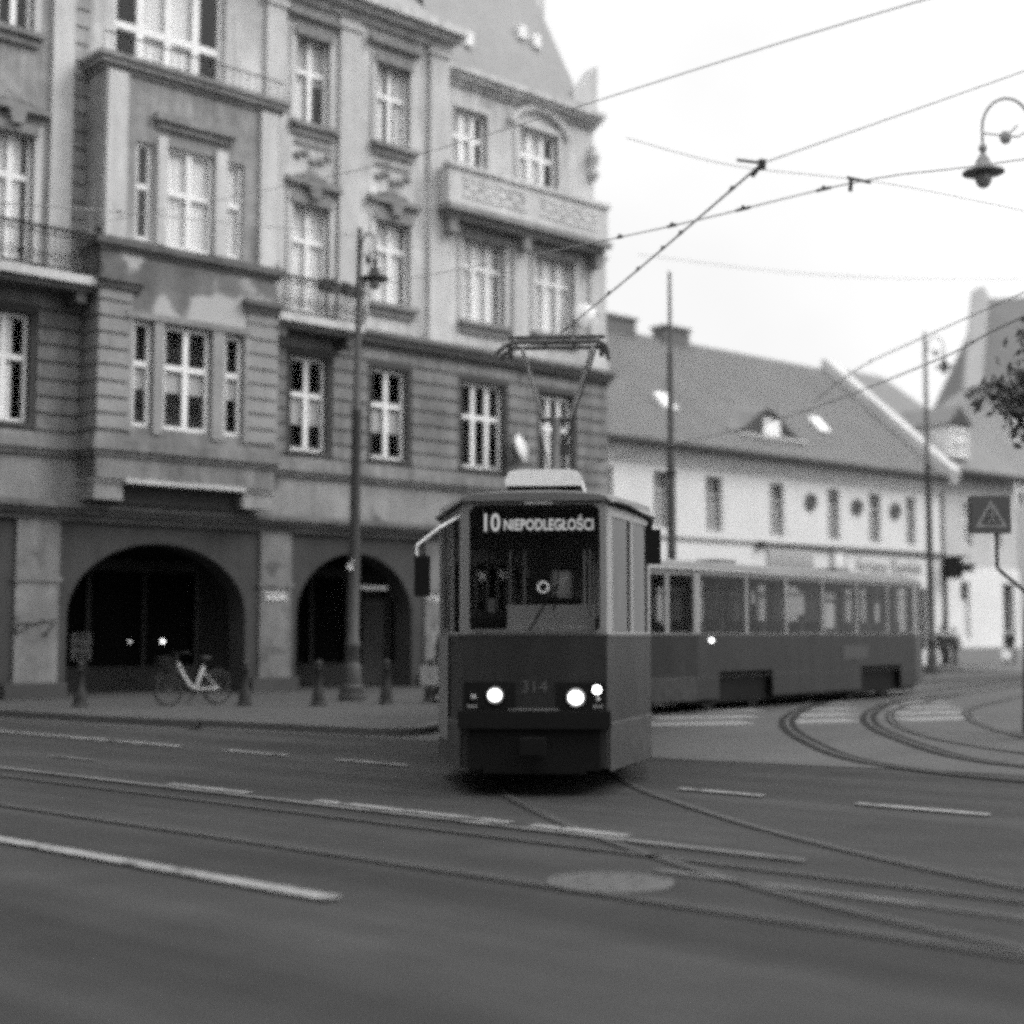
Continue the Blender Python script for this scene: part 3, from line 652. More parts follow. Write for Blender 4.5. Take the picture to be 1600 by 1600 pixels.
# satellite dishes on the wall
def dish(u, z, w, label, rz):
    a = R(42.5); p = Vector((-10.592, 32.955, 0)) + Vector((math.cos(a), math.sin(a), 0)) * u + Vector((math.sin(a), -math.cos(a), 0)) * 0
    d = thing('satellite_dish', label, 'satellite dish', (p.x, p.y, z), R(42.5), 'satellite dishes on the tenement')
    q = MB(); q.M = Matrix.Translation((0, -w, 0)) @ Matrix.Rotation(rz, 4, 'Z') @ Matrix.Rotation(R(75), 4, 'X')
    q.lathe([(0.001, 0.06), (0.15, 0.045), (0.3, 0.01), (0.40, -0.03), (0.41, -0.035), (0.40, -0.045), (0.3, -0.005), (0.001, 0.04)][::-1], n=28); q.build('reflector', mat('dish_grey', 0.55, rough=0.5, n1=(3, .08)), d, True)
    q = MB(); q.tube([(0, 0, -0.1), (0, -w * 0.6, -0.1), (0, -w + 0.03, 0)], 0.025, 6); q.build('bracket', m_iron, d)
    q = MB(); q.tube([(0, -w, -0.38), (0.05, -w - 0.4, -0.1)], 0.015, 5); q.ball((0.05, -w - 0.42, -0.08), 0.05); q.build('receiver', m_lead, d)
dish(14.45, 7.0, 0.38, 'pale satellite dish beside the first-floor window above the tram roof', R(25))
dish(17.1, 11.33, 0.38, 'pale satellite dish high on the wall near the building corner', R(-20))

# ------------------------------------------------------------------ the long low house and its neighbours on the right
H = thing('long_house', 'long low pale house with a steep tiled roof and wreaths between its windows', 'house', (3.65, 55.6, 0), R(40.9))
m_pale = mat('cream_plaster', 0.58, rough=0.9, n1=(0.5, 0.06), n2=(4, 0.05), streak=0.06)
hw = [(-3.6, -2.6), (-0.6, 0.3), (2.55, 3.45), (5.63, 6.62), (9.7, 10.62), (13.68, 14.52), (16.72, 17.62), (19.62, 20.42)]
shops = [(-6, -3.4), (-3, -0.8), (-0.2, 2.6), (3.0, 4.6), (5.3, 8.9), (9.2, 10.6), (11.4, 14.9), (15.2, 16.1), (16.5, 18.9), (19.4, 21.2)]
W = MB(); W.panel((-9, 0), (22.5, 0), 0, 9.0, [(a + 9, b + 9, 5.72, 7.98) for a, b in hw] + [(a + 9, b + 9, 0.8, 3.7) for a, b in shops], 0.3)
W.panel((-9, 13.4), (-9, 0), 0, 9); W.panel((22.5, 0), (22.5, 13.4), 0, 9); W.panel((-9, 13.4), (22.5, 13.4), 0, 9)
W.add([(22.5, 0, 9), (22.5, 13.4, 9), (22.5, 6.7, 15.2)], [(0, 1, 2)]); W.build('wall', m_pale, H)
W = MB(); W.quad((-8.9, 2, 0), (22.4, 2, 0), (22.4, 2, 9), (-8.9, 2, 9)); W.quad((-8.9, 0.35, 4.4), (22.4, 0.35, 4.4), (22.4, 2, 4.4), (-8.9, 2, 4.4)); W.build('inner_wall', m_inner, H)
for a, b in hw: window(H, a, b, 5.72, 7.98, 0.18, cols=2, trans=0.68, fw=0.07, m=mat('grey_frame', 0.4, rough=.5), gl=g_low, blind=(5.8, 7.15 + 0.2 * math.sin(a)))
for a, b in shops: window(H, a, b, 0.8, 3.7, 0.18, cols=3, trans=0.8, fw=0.08, m=m_iron, gl=g_dark)
L_ = MB(); L_.box(-9, 22.5, -0.1, 0.02, 8.3, 8.5); L_.box(-9, 22.5, -0.2, 0.02, 8.5, 8.72); L_.box(-9, 22.5, -0.32, 0.02, 8.72, 8.95); L_.build('cornice', m_pale, H)
L_ = MB(); L_.box(-9, 22.5, -0.06, 0.02, 5.3, 5.42); L_.build('string_course', m_lead, H)
L_ = MB(); L_.box(8.85, 22.45, -0.16, -0.062, 5.26, 5.40); L_.box(8.75, 9.0, -0.3, -0.02, 5.16, 5.44); L_.build('sign_rail', m_iron, H)
rf = MB(); e0 = (-0.55, 9.0)
rf.add([(-9, -0.55, 9.0), (22.6, -0.55, 9.0), (22.6, 6.7, 15.3), (-9, 6.7, 15.3), (-9, 13.9, 9.0), (22.6, 13.9, 9.0)], [(0, 1, 2, 3), (3, 2, 5, 4)])
rf.add([(-9, -0.55, 8.9), (22.6, -0.55, 8.9), (22.6, 0, 8.96), (-9, 0, 8.96)], [(0, 1, 2, 3)])
hr = rf.build('roof', m_tile, H)
gt = MB(); gt.box(-9, 22.5, -0.72, -0.55, 8.86, 9.06); gt.build('gutter', m_iron, H)
# tile courses as thin steps
tc_ = MB()
for i in range(1, 34):
    f = i / 34; y = -0.55 + 7.25 * f; z = 9.0 + 6.3 * f
    tc_.add([(-9, y - 0.02, z + 0.03), (22.5, y - 0.02, z + 0.03), (22.5, y + 0.19, z + 0.19), (-9, y + 0.19, z + 0.19)], [(0, 1, 2, 3)])
tc_.build('tile_courses', m_tile, hr)
pp = MB()
vv = [(-0.7, 8.75), (6.7, 15.2), (6.7, 15.75), (6.4, 15.75), (-0.9, 9.4)]
pp.M = Matrix.Translation((22.25, 0, 0)); pp.add([(0, y, z) for y, z in vv] + [(0.75, y, z) for y, z in vv], [(0, 1, 2, 3, 4), (9, 8, 7, 6, 5)] + [(i, (i + 1) % 5, 5 + (i + 1) % 5, 5 + i) for i in range(5)])
pp.build('fire_wall', mat('fire_wall_plaster', 0.42, n1=(0.6, .12), n2=(4, .08)), H)
for x0, x1 in ((6.2, 8.1), (10.0, 11.7)):
    q = MB(); q.box(x0, x1, 6.3, 7.1, 14.6, 15.75); q.box(x0 - 0.08, x1 + 0.08, 6.2, 7.2, 15.75, 15.87); q.build('chimney', m_tile, hr)
def roofpt(z): return -0.55 + (z - 9.0) / 6.3 * 7.25
for x in (4.75, 15.1):
    y0, y1 = roofpt(10.75), roofpt(11.35); q = MB()
    q.add([(x, y0 - 0.12, 10.87), (x + 0.75, y0 - 0.12, 10.87), (x + 0.75, y1 - 0.1, 11.62), (x, y1 - 0.1, 11.62), (x, y0, 10.7), (x + 0.75, y0, 10.7), (x + 0.75, y1, 11.4), (x, y1, 11.4)], [(0, 1, 2, 3), (0, 1, 5, 4), (3, 2, 6, 7), (0, 3, 7, 4), (1, 2, 6, 5)])
    q.build('skylight', mat('skylight_metal', 0.62, rough=0.3, n1=(2, .1)), hr)
# eyebrow dormer
ed = MB(); n = 20; prof = []
for i in range(n + 1):
    t = -1 + 2 * i / n; prof.append((10.45 + 2.5 * t, 10.15 + 1.15 * math.exp(-(t * 1.9) ** 2) - 0.03))
y_f = roofpt(10.12) - 0.12
fr_ = [(x, y_f, z) for x, z in prof]; bk = [(x, roofpt(z) + 0.5, z + 0.42) for x, z in prof]; fb = [(x, y_f, 10.0) for x, z in prof]
ed.add(fr_ + bk, [(i, i + 1, n + 2 + i, n + 1 + i) for i in range(n)]); dm = ed.build('eyebrow_dormer', m_tile, hr)
ed = MB(); ed.add([(x, y + 0.06, z - 0.05) for x, y, z in fr_] + [(x, y + 0.06, z) for x, y, z in fb], [(i, i + 1, n + 2 + i, n + 1 + i) for i in range(n)]); ed.build('dormer_face', m_plinth, dm)
ed = MB(); ed.box(10.1, 11.15, y_f - 0.04, y_f + 0.05, 10.15, 10.85); ed.build('dormer_window', m_white, dm)
ed = MB(); ed.box(8.3, 12.7, y_f - 0.25, y_f + 0.1, 9.96, 10.06); ed.build('dormer_sill', m_pale, dm)
# wreaths
for x, z in ((12.43, 7.33), (15.78, 7.29), (18.74, 7.27)):
    q = MB(); q.torus((x, -0.05, z), 0.27, 0.12, 20, 8)
    for k in range(14): a = k * math.pi / 7; q.ball((x + 0.27 * math.cos(a), -0.08, z + 0.27 * math.sin(a)), 0.1, 0.08, 0.1, 6, 4)
    for k in range(4): a = k * math.pi / 4; q.tube([(x - 0.22 * math.cos(a), -0.03, z - 0.22 * math.sin(a)), (x + 0.22 * math.cos(a), -0.03, z + 0.22 * math.sin(a))], 0.025, 4)
    q.build('wreath', mat('wreath_green', 0.10, n1=(9, .3)), H)
# shop signs over the ground floor
sg = MB(); sg.box(9.45, 12.5, -0.12, 0.0, 4.35, 5.12); so = sg.build('sign_or_shade_box', mat('sign_grey', 0.42, n1=(1, .08)), H)
sg = MB(); sg.box(9.55, 12.4, -0.14, -0.122, 4.92, 5.0); sg.box(9.55, 12.4, -0.14, -0.122, 4.72, 4.8); sg.box(9.55, 12.4, -0.14, -0.122, 4.42, 4.64); sg.build('sign_lines', mat('sign_dark', 0.24), so)
sg = MB(); sg.box(13.8, 14.85, -0.12, 0.0, 4.3, 5.25); so = sg.build('sign_or_shade_box', mat('sign_mid', 0.3, n1=(1, .1)), H)
sg = MB(); sg.ball((14.32, -0.12, 4.75), 0.36, 0.03, 0.36); sg.build('emblem', m_pale, so)
text_obj('sign_lettering', 'Artana Bantist', mat('sign_letters', 0.26), H, 15.55, 20.8, 4.36, 5.0, -0.03, 0.02)
# projecting dark sign at the corner
sg = MB(); sg.box(22.6, 22.9, -0.9, -0.1, 4.2, 5.3); sg.box(22.55, 22.95, -1.5, -0.9, 4.5, 4.9); sg.tube([(22.75, 0, 5.2), (22.75, -1.4, 5.2)], 0.04, 6); sg.build('corner_sign', m_iron, H)

G3 = thing('dormer_house', 'grey house with a gabled dormer and white shopfront beyond the long low house', 'house', (3.65, 55.6, 0), R(40.9))
G3.location = (3.65 + 22.95 * math.cos(R(40.9)), 55.6 + 22.95 * math.sin(R(40.9)), 0)
m_g3 = mat('grey_plaster', 0.42, n1=(0.5, .08), n2=(4, .06), streak=.08)
W = MB(); gops = [(1.6, 2.5, 5.9, 8.0), (4.3, 5.2, 5.9, 8.0)]
W.panel((0, 0.1), (6.6, 0.1), 4.75, 9.3, gops, 0.25); W.panel((6.6, 0.1), (6.6, 13), 0, 9.3); W.panel((0, 13), (6.6, 13), 0, 9.3); W.build('wall', m_g3, G3)
for a, b, c, d in gops: window(G3, a, b, c, d, 0.3, fw=0.1)
W = MB(); W.panel((0, 0), (6.6, 0), 0, 4.75, [(1.15, 1.95, 1.3, 4.1), (5.0, 6.1, 1.4, 4.1)], 0.3); W.add([(0, 0, 4.75), (6.6, 0, 4.75), (6.6, 0.3, 4.85), (0, 0.3, 4.85)], [(0, 1, 2, 3)]); W.build('shopfront', mat('white_shop_paint', 0.62, n1=(.5, .08), n2=(4, .05)), G3)
W = MB(); W.box(0.0, 6.5, -0.03, 0.0, 0.1, 0.9); W.build('plinth', mat('grey_plinth', .18), G3)
W = MB(); W.quad((0, 1.2, 0), (6.6, 1.2, 0), (6.6, 1.2, 9), (0, 1.2, 9)); W.build('inner_wall', mat('dim_interior', .1), G3)
W = MB(); W.box(1.2, 1.9, 0.15, 0.2, 1.3, 3.2); W.build('door', m_pale, G3)
rf = MB(); rf.add([(-0.3, -0.5, 9.45), (6.9, -0.5, 9.45), (4.6, 6.7, 15.5), (-0.3, 6.7, 15.5), (6.9, 13.9, 9.45), (-0.3, 13.9, 9.45)], [(0, 1, 2, 3), (1, 4, 2), (3, 2, 4, 5)]); g3r = rf.build('roof', mat('grey_tiles', 0.13, n1=(.4, .12), n2=(5, .14), bump=.3, bscale=9), G3)
W = MB(); W.box(-0.1, 6.9, -0.75, -0.5, 9.2, 9.5); W.build('gutter', m_iron, G3)
W = MB(); W.panel((0.6, 0.2), (2.5, 0.2), 10.2, 11.9); W.panel((0.6, 3), (0.6, 0.2), 10.2, 11.9); W.panel((2.5, 0.2), (2.5, 3), 10.2, 11.9); dm = W.build('dormer', m_pale, G3)
window_w = window(G3, 0.85, 2.3, 10.25, 11.7, 0.1, cols=2, trans=0.6, fw=0.12)
W = MB(); W.add([(0.4, 0.0, 11.85), (1.55, 0.0, 12.85), (2.7, 0.0, 11.85), (0.4, 3.2, 11.85), (1.55, 4.2, 12.85), (2.7, 3.2, 11.85)], [(0, 1, 4, 3), (1, 2, 5, 4), (0, 2, 1)]); W.build('dormer_roof', MATS['grey_tiles'], dm)
W = MB(); W.add([(0.62, -0.03, 11.9), (2.48, -0.03, 11.9), (1.55, -0.03, 12.7)], [(0, 1, 2)]); W.build('dormer_gable', m_plinth, dm)

T4 = thing('gabled_building', 'tall building with a big steep dark roof behind the dormer house', 'building', (31.4, 98, 0), R(-4))
W = MB(); W.panel((-0.5, 0), (16, 0), 0, 18.3, [(2.5 + 3 * i, 3.6 + 3 * i, z, z + 2) for i in range(4) for z in (10, 14.5)], 0.25); W.panel((-0.5, 14), (-0.5, 0), 0, 18.3); W.build('wall', mat('pale_grey_plaster', 0.42, n1=(.3, .08), n2=(3, .05)), T4)
for i in range(4):
    for z in (10, 14.5): window(T4, 2.0 + 3 * i, 3.1 + 3 * i, z, z + 2, 0.1, fw=0.14)
rf = MB(); rf.add([(-0.3, -0.6, 18.3), (17, -0.6, 18.3), (17, 6, 26.2), (2.2, 6, 25.6), (17, 13, 18.3), (-0.3, 13, 18.3)], [(0, 1, 2, 3), (3, 2, 4, 5), (0, 3, 5)]); rf.build('roof', mat('slate_roof', 0.105, n1=(.3, .1), n2=(4, .1)), T4)
W = MB(); vv = [(-1.0, -1.0, 17.9), (0.2, -1.0, 18.2), (2.6, 6, 25.8), (2.2, 6, 26.6), (1.5, 6, 26.3)]
W.add([(x, y, z) for x, y, z in vv] + [(x, y + 0.8, z) for x, y, z in vv], [(0, 1, 2, 3, 4), (9, 8, 7, 6, 5)] + [(i, (i + 1) % 5, 5 + (i + 1) % 5, 5 + i) for i in range(5)]); W.build('gable_coping', mat('gable_plaster', 0.25, n1=(.4, .1)), T4)
W = MB(); W.quad((-0.4, 1.5, 0), (16, 1.5, 0), (16, 1.5, 18), (-0.4, 1.5, 18)); W.build('inner_wall', mat('dim_interior', .1), T4)

# ------------------------------------------------------------------ unseen street front behind the camera, added to dim road and left facade
BK = thing('unseen_shade_building', 'unseen row of tall houses behind the camera, added to shade the street', 'building', (st(-46, -5)[0], st(-46, -5)[1], 0), STREET)
W = MB(); W.M = Matrix.Scale(-1, 4, (0, 1, 0)); W.panel((0, 0), (50, 0), 0, 17, [(1.2 + 2.6 * i, 2.4 + 2.6 * i, z, z + 2) for i in range(18) for z in (1, 5, 9, 13)], 0.25); W.panel((50, 0), (50, 11), 0, 17); W.panel((0, 11), (0, 0), 0, 17); W.panel((50, 11), (0, 11), 0, 17)
W.build('wall', m_rust, BK)  # wall of the added unseen row
W = MB(); W.add([(-.3, .5, 17), (50.3, .5, 17), (50.3, -5.5, 21), (-.3, -5.5, 21), (50.3, -11.5, 17), (-.3, -11.5, 17)], [(0, 1, 2, 3), (3, 2, 4, 5)]); W.build('roof', m_tile, BK)  # roof of the added unseen row
W = MB(); W.quad((0.1, -0.3, 0), (49.9, -0.3, 0), (49.9, -0.3, 17), (0.1, -0.3, 17)); W.build('shade_building_panes', mat('shade_building_pane_dark', 0.03, rough=.1), BK)

# ------------------------------------------------------------------ trams; local: front at y = 0, body goes back along +y
m_red = mat('tram_red', 0.021, rough=0.42, spec=0.25, n1=(0.8, 0.2), n2=(6, 0.14), streak=0.25)
m_cream = mat('tram_cream', 0.22, rough=0.4, spec=0.45, n1=(1.0, 0.1), n2=(6, 0.06), streak=0.1)
m_troof = mat('tram_roof_grey', 0.11, rough=0.6, n1=(0.8, 0.2), n2=(5, 0.1))
m_black = mat('tram_black', 0.008, rough=0.7, spec=0.1, n1=(3, 0.2))
m_rubber = mat('rubber', 0.010, rough=0.8, spec=0.1)
m_seat = mat('seat_plastic', 0.12, rough=0.5)
m_pole = mat('hand_rail', 0.5, rough=0.35, metal=0.6)
m_panto = mat('pantograph_metal', 0.05, rough=0.5, metal=0.3)
m_panto_lt = mat('pantograph_arm', 0.42, rough=0.45, metal=0.2)
m_fair = mat('fairing_white', 0.70, rough=0.45, n1=(1, .06))
g_tram = glass('tram_glass', 0.6, 0.012, 0.02)
g_screen = glass('windscreen_glass', 0.5, 0.02, 0.03)
LT, HF, HW, HR, TY, RY = 13.4, 0.71, 1.16, 0.74, 1.75, 12.05
PIL = [2.0, 3.68, 5.38, 7.08, 8.78, 10.45, 12.0]
ZS, ZB, ZW, ZE = 0.27, 1.56, 2.76, 2.87

def tram(name, label, loc, rz, lead):
    T = thing(name, label, 'tram', loc, rz, 'two coupled cars of the tram')
    plan = [(HF, 0), (HW, TY), (HW, RY), (HR, LT), (-HR, LT), (-HW, RY), (-HW, TY), (-HF, 0)]
    bog = [(2.55 - TY, 4.75 - TY, ZS - .01, 0.80), (8.95 - TY, 11.15 - TY, ZS - .01, 0.80)]
    lo, up = MB(), MB()
    seglen = [math.dist(plan[i], plan[(i + 1) % 8]) for i in range(8)]
    for i in range(7):
        a, b = plan[i], plan[i + 1]; Ls = seglen[i]
        lo.panel(a, b, ZS, ZB, bog if i == 1 else ([(Ls - o[1], Ls - o[0], o[2], o[3]) for o in bog] if i == 5 else []), 0.05)
        if i in (1, 5):
            edges = [0.06] + [p - TY for p in PIL[1:-1]] + [Ls - 0.06]
            ops = [(edges[k] + 0.045, edges[k + 1] - 0.045, ZB + 0.02, ZW) for k in range(len(edges) - 1)]
            if i == 5: ops = [(Ls - o[1], Ls - o[0], o[2], o[3]) for o in ops]
        elif i in (0, 6): ops = [(0.22, 0.95, ZB + 0.03, ZW - 0.02), (1.05, Ls - 0.1, ZB + 0.03, ZW - 0.02)] if i == 0 else [(0.12, 0.82, ZB + 0.03, ZW - 0.02), (0.92, Ls - 0.22, ZB + 0.03, ZW - 0.02)]
        elif i in (2, 4): ops = [(0.15, Ls - 0.18, ZB + 0.04, ZW)]
        else: ops = [(0.2, Ls - 0.2, ZB + 0.06, ZW)]
        up.panel(a, b, ZB, ZE, ops, 0.04)
        n_ = Vector((b[1] - a[1], -(b[0] - a[0]), 0)).normalized()
        for k, o in enumerate(ops):
            q = MB(); u = (Vector(b) - Vector(a)) / Ls
            pt = lambda s, z: (a[0] + u.x * s - n_.x * 0.02, a[1] + u.y * s - n_.y * 0.02, z)
            q.quad(pt(o[0], o[2]), pt(o[1], o[2]), pt(o[1], o[3]), pt(o[0], o[3]))
            w = q.build('side_window', g_tram, T)
            if i in (1, 5):                                   # rubber seal and the sliding-vent bar
                q = MB(); zz = o[3] - 0.3
                q.tube([pt(o[0], zz), pt(o[1], zz)], 0.012, 4); q.build('vent_bar', m_rubber, w)
    # front skin below the windscreen and the frame round it
    lo.panel((-HF, 0), (HF, 0), ZS, ZB, [], 0.05)
    lo.build('body', m_red, T)
    up.build('window_band', m_cream, T)
    fr = MB(); n = 6; rad = 0.09; x0, x1, z0, z1 = -0.645, 0.645, ZB + 0.02, 2.845
    inner = []
    for cx, cz, a0 in ((x1 - rad, z1 - rad, 0), (x0 + rad, z1 - rad, 90), (x0 + rad, z0 + rad, 180), (x1 - rad, z0 + rad, 270)):
        for k in range(n + 1): t = R(a0 + 90 * k / n); inner.append((cx + rad * math.cos(t), cz + rad * math.sin(t)))
    outer = []
    for (x, z), q in zip(inner, range(len(inner))):
        g4 = q // (n + 1); outer.append(((HF, 2.88), (-HF, 2.88), (-HF, ZB), (HF, ZB))[g4])
    m_ = len(inner)
    fr.add([(x, 0, z) for x, z in outer] + [(x, -0.012, z) for x, z in inner] + [(x, 0.05, z) for x, z in inner], [(i, (i + 1) % m_, m_ + (i + 1) % m_, m_ + i) for i in range(m_)] + [(m_ + i, m_ + (i + 1) % m_, 2 * m_ + (i + 1) % m_, 2 * m_ + i) for i in range(m_)])
    fr.build('windscreen_frame', mat('windscreen_trim', 0.17, rough=0.4), T)
    ws = MB(); ws.add([(x, 0.02, z) for x, z in inner], [tuple(range(m_))]); wso = ws.build('windscreen', g_screen, T)
    ws = MB(); ws.tube([(-0.05, -0.03, 1.60), (0.22, -0.04, 2.05)], 0.012, 5); ws.tube([(0.2, -0.035, 1.80), (0.25, -0.035, 2.25)], 0.01, 5); ws.build('wiper', m_black, wso)
    # roof
    rs = [(0.0, HF, 2.88, 2.97), (0.35, HF + 0.10, 2.87, 3.02), (TY, HW, 2.86, 3.09), (RY, HW, 2.86, 3.09), (LT - .2, HR + .06, 2.86, 3.05), (LT, HR, 2.86, 2.98)]
    rf = MB(); k_ = 12; vs = []
    for y, h, ze, zc in rs:
        h2 = h + 0.03
        vs += [(h2 * math.sin(R(-90 + 180 * i / k_)), y - (0.05 if y == 0 else 0), ze + (zc - ze) * max(0, math.cos(R(-90 + 180 * i / k_))) ** 0.55) for i in range(k_ + 1)]
    w = k_ + 1
    rf.add(vs, [(a * w + i, a * w + i + 1, (a + 1) * w + i + 1, (a + 1) * w + i) for a in range(len(rs) - 1) for i in range(k_)] + [tuple(range(w)), tuple(range((len(rs) - 1) * w, len(rs) * w))])
    ro = rf.build('roof', m_troof, T, True)
    gt = MB()
    for sx in (-1, 1):
        pts = [(sx * (h + 0.04), y, ze) for y, h, ze, zc in rs]; gt.tube(pts, 0.022, 6)
    gt.build('roof_gutter', mat('gutter_cream', 0.32, rough=.5), ro)
    # inside
    fl = MB(); pin = [(x * 0.97, y if 0.1 < y < 13 else (0.06 if y < 1 else LT - .06)) for x, y in plan]; fl.prism(pin, 0.86, 0.9); fl.build('floor', m_black, T)
    ce = MB(); ce.prism(pin, 2.83, 2.85); ce.build('ceiling', mat('tram_ceiling', 0.14), T)
    for y in [2.6 + 0.85 * i for i in range(11)]:
        for x in (-0.78, 0.78):
            s = MB(); s.box(x - 0.2, x + 0.2, y, y + 0.42, 1.28, 1.33); s.box(x - 0.2, x + 0.2, y + 0.40, y + 0.45, 1.33, 1.85); s.box(x - 0.04, x + 0.04, y + 0.1, y + 0.3, 0.9, 1.28); s.build('seat', m_seat, T)
    hr_ = MB()
    for y in (2.2, 4.5, 6.9, 9.2, 11.4):
        for x in (-0.42, 0.42): hr_.tube([(x, y, 0.9), (x, y, 2.72)], 0.018, 6)
    for x in (-0.42, 0.42): hr_.tube([(x, 2.2, 2.45), (x, 11.6, 2.45)], 0.016, 6)
    hr_.build('hand_rails', m_pole, T)
    cb = MB(); cb.panel((-HW + 0.1, 1.72), (HW - 0.1, 1.72), 0.9, 2.72, [(0.2, 0.9, 1.75, 2.5), (1.1, 1.9, 1.75, 2.5)], 0.03); cb.build('cab_wall', mat('cab_grey', 0.06), T)
    ds = MB(); ds.box(-0.62, 0.62, 0.12, 0.5, 0.9, 1.62); ds.box(-0.28, 0.58, 0.16, 0.4, 1.62, 1.86); ds.build('dashboard', mat('dash_reflection_grey', 0.5, rough=.6), T)  # pale windscreen reflection put into the dashboard colour
    dr = MB(); dr.box(0.0, 0.42, 1.15, 1.25, 1.25, 1.95); dr.box(0.0, 0.42, 0.85, 1.2, 1.2, 1.28); dr.build('driver_seat', m_black, T)
    # bogies
    for yc in (3.65, 10.05):
        bg = MB(); bg.box(-0.85, 0.85, yc - 0.95, yc + 0.95, 0.36, 0.62); bo = bg.build('bogie', m_black, T)
        for dy in (-0.95 * 0.95, 0.95 * 0.95):
            for sx in (-1, 1):
                wl_ = MB(); wl_.M = Matrix.Translation((sx * 0.72, yc + dy, 0.34)) @ Matrix.Rotation(R(90), 4, 'Y'); wl_.lathe([(0.05, -0.07), (0.30, -0.07), (0.325, -0.05), (0.325, 0.05), (0.30, 0.07), (0.05, 0.08)], n=24); wl_.build('wheel', mat('wheel_steel', 0.07, rough=.6, n1=(5, .2)), bo, True)
    uf = MB(); uf.box(-1.0, 1.0, 1.6, 12.2, 0.17, 0.84); uf.build('underframe', m_black, T)
    # coupler and lower front
    bp = MB(); bp.box(-HF - 0.035, HF + 0.035, -0.09, 0.10, 0.655, 0.825); bp.build('bumper', m_rubber, T)
    lf = MB(); lf.box(-0.64, 0.64, -0.03, 0.06, 0.25, 0.655); lf.box(-0.5, 0.5, -0.05, 0.05, 0.22, 0.3); lf.build('front_skirt', m_black, T)
    cp = MB(); cp.tube([(0, -0.02, 0.5), (0, -0.25, 0.5)], 0.06, 8); cp.box(-0.12, 0.12, -0.33, -0.2, 0.42, 0.58); cp.build('coupler', m_black, T)
    sm = MB()                                                   # panel seams, belt moulding and lower valance edge
    for i in (0, 1, 5, 6):
        a, b = Vector(plan[i]), Vector(plan[i + 1]); u = (b - a).normalized(); n_ = Vector((u.y, -u.x))
        for z, hh, o in ((0.70, 0.012, 0.006), (ZB - 0.02, 0.03, 0.012)):
            p = [a + n_ * o, b + n_ * o]; sm.quad((*p[0], z), (*p[1], z), (*p[1], z + hh), (*p[0], z + hh)); sm.quad((*a, z + hh), (*b, z + hh), (*p[1], z + hh), (*p[0], z + hh))
    for k in (2.0, 3.7, 5.4, 8.6, 10.4):
        for sx in (-1, 1): sm.box(sx * HW - 0.004, sx * HW + 0.004, k, k + 0.012, ZS + 0.55, ZB)
    sm.build('body_seams', mat('seam_dark', 0.05, rough=.5), T)
    for i in (0, 6):
        vl = MB(); a, b = Vector(plan[i]), Vector(plan[i + 1]); u = (b - a).normalized(); n_ = Vector((u.y, -u.x)) * 0.012
        a2, b2 = a + u * 0.06 + n_, b - u * 0.04 + n_; vl.quad((*a2, ZS - .03), (*b2, ZS - .03), (*b2, 0.69), (*a2, 0.69)); vl.quad((*a2, .69), (*b2, .69), (*(b2 - n_), .70), (*(a2 - n_), .70))
        vl.build('valance', mat('valance_paint', 0.036, rough=0.5, spec=0.25, n1=(2, .3), n2=(8, .2)), T)
    tl = MB(); tl.box(-0.26, 0.24, -0.014, 0.0, 0.828, 0.845); tl.build('trim_strip', mat('trim_grey', 0.14), T)
    for x0_, x1_ in ((-0.69, -0.19), (0.21, 0.69)):
        hp = MB(); hp.box(x0_, x1_, -0.016, 0.0, 0.845, 1.10); hp.build('lamp_panel', m_black, T)
    on = emis('headlight_glow', 7.0) if lead else mat('headlight_glass', 0.3, rough=0.2)
    def lamp(nm, x, z, r, m, rim=True):
        q = MB(); q.M = Matrix.Translation((x, -0.016, z)) @ Matrix.Rotation(R(90), 4, 'X'); q.lathe([(r, 0), (r * 1.0, 0.012), (r * 0.7, 0.028), (0.001, 0.034)], n=20); h = q.build(nm, ring if nm == 'headlight' else m, T, True)
        if nm == 'headlight':
            q = MB(); q.ball((x, -0.05, z), r * 0.74, 0.012, r * 0.66, 16, 8); q.build('bulb', m, h, True)
        if rim:
            q = MB(); q.torus((x, -0.018, z), r + 0.012, 0.012, 20, 6); q.build('rim', m_black, h)
    ring = emis('lens_glow', 0.30) if lead else on
    lamp('headlight', -0.385, 0.975, 0.078, on); lamp('headlight', 0.405, 0.955, 0.088, on)
    lamp('position_lamp', 0.61, 1.03, 0.038, on if lead else m_seat); lamp('position_lamp', -0.6, 0.955, 0.03, mat('lamp_lens', 0.3, rough=.25)); lamp('position_lamp', 0.62, 0.935, 0.025, mat('lamp_lens', 0.3))
    for x in (-0.61, 0.62):
        q = MB(); q.box(x - 0.05, x + 0.05, -0.03, -0.016, 0.85, 0.885); q.build('reflector', mat('reflector_grey', 0.16, rough=.4), T)
    # mirrors on long arms
    for sx, (ax, az), (bx, bz) in ((-1, (-0.72, 2.76), (-1.16, 2.44)), (1, (0.73, 2.88), (1.13, 2.69))):
        q = MB(); q.tube([(ax, 0.12, az), ((ax + bx) / 2, -0.02, (az + bz) / 2 + 0.02), (bx, -0.06, bz), (bx + sx * 0.0, -0.05, bz - 0.1)], 0.016 if sx < 0 else 0.03, 6); arm = q.build('mirror', m_fair if sx < 0 else m_black, T)
        q = MB(); zt_ = bz - 0.1; q.box(bx - 0.06 + (0.04 if sx < 0 else 0.02), bx + 0.09 + (0.04 if sx < 0 else 0.02), -0.075, -0.01, zt_ - 0.40 if sx < 0 else zt_ - 0.34, zt_); q.build('mirror_head', m_black, arm)
    # left-hand doors (towards the kerb)
    dd = MB(); a = Vector((-HW, TY, 0)); b = Vector((-HF, 0, 0)); u = (b - a).normalized(); nn = Vector((-u.y, u.x, 0)) * -1
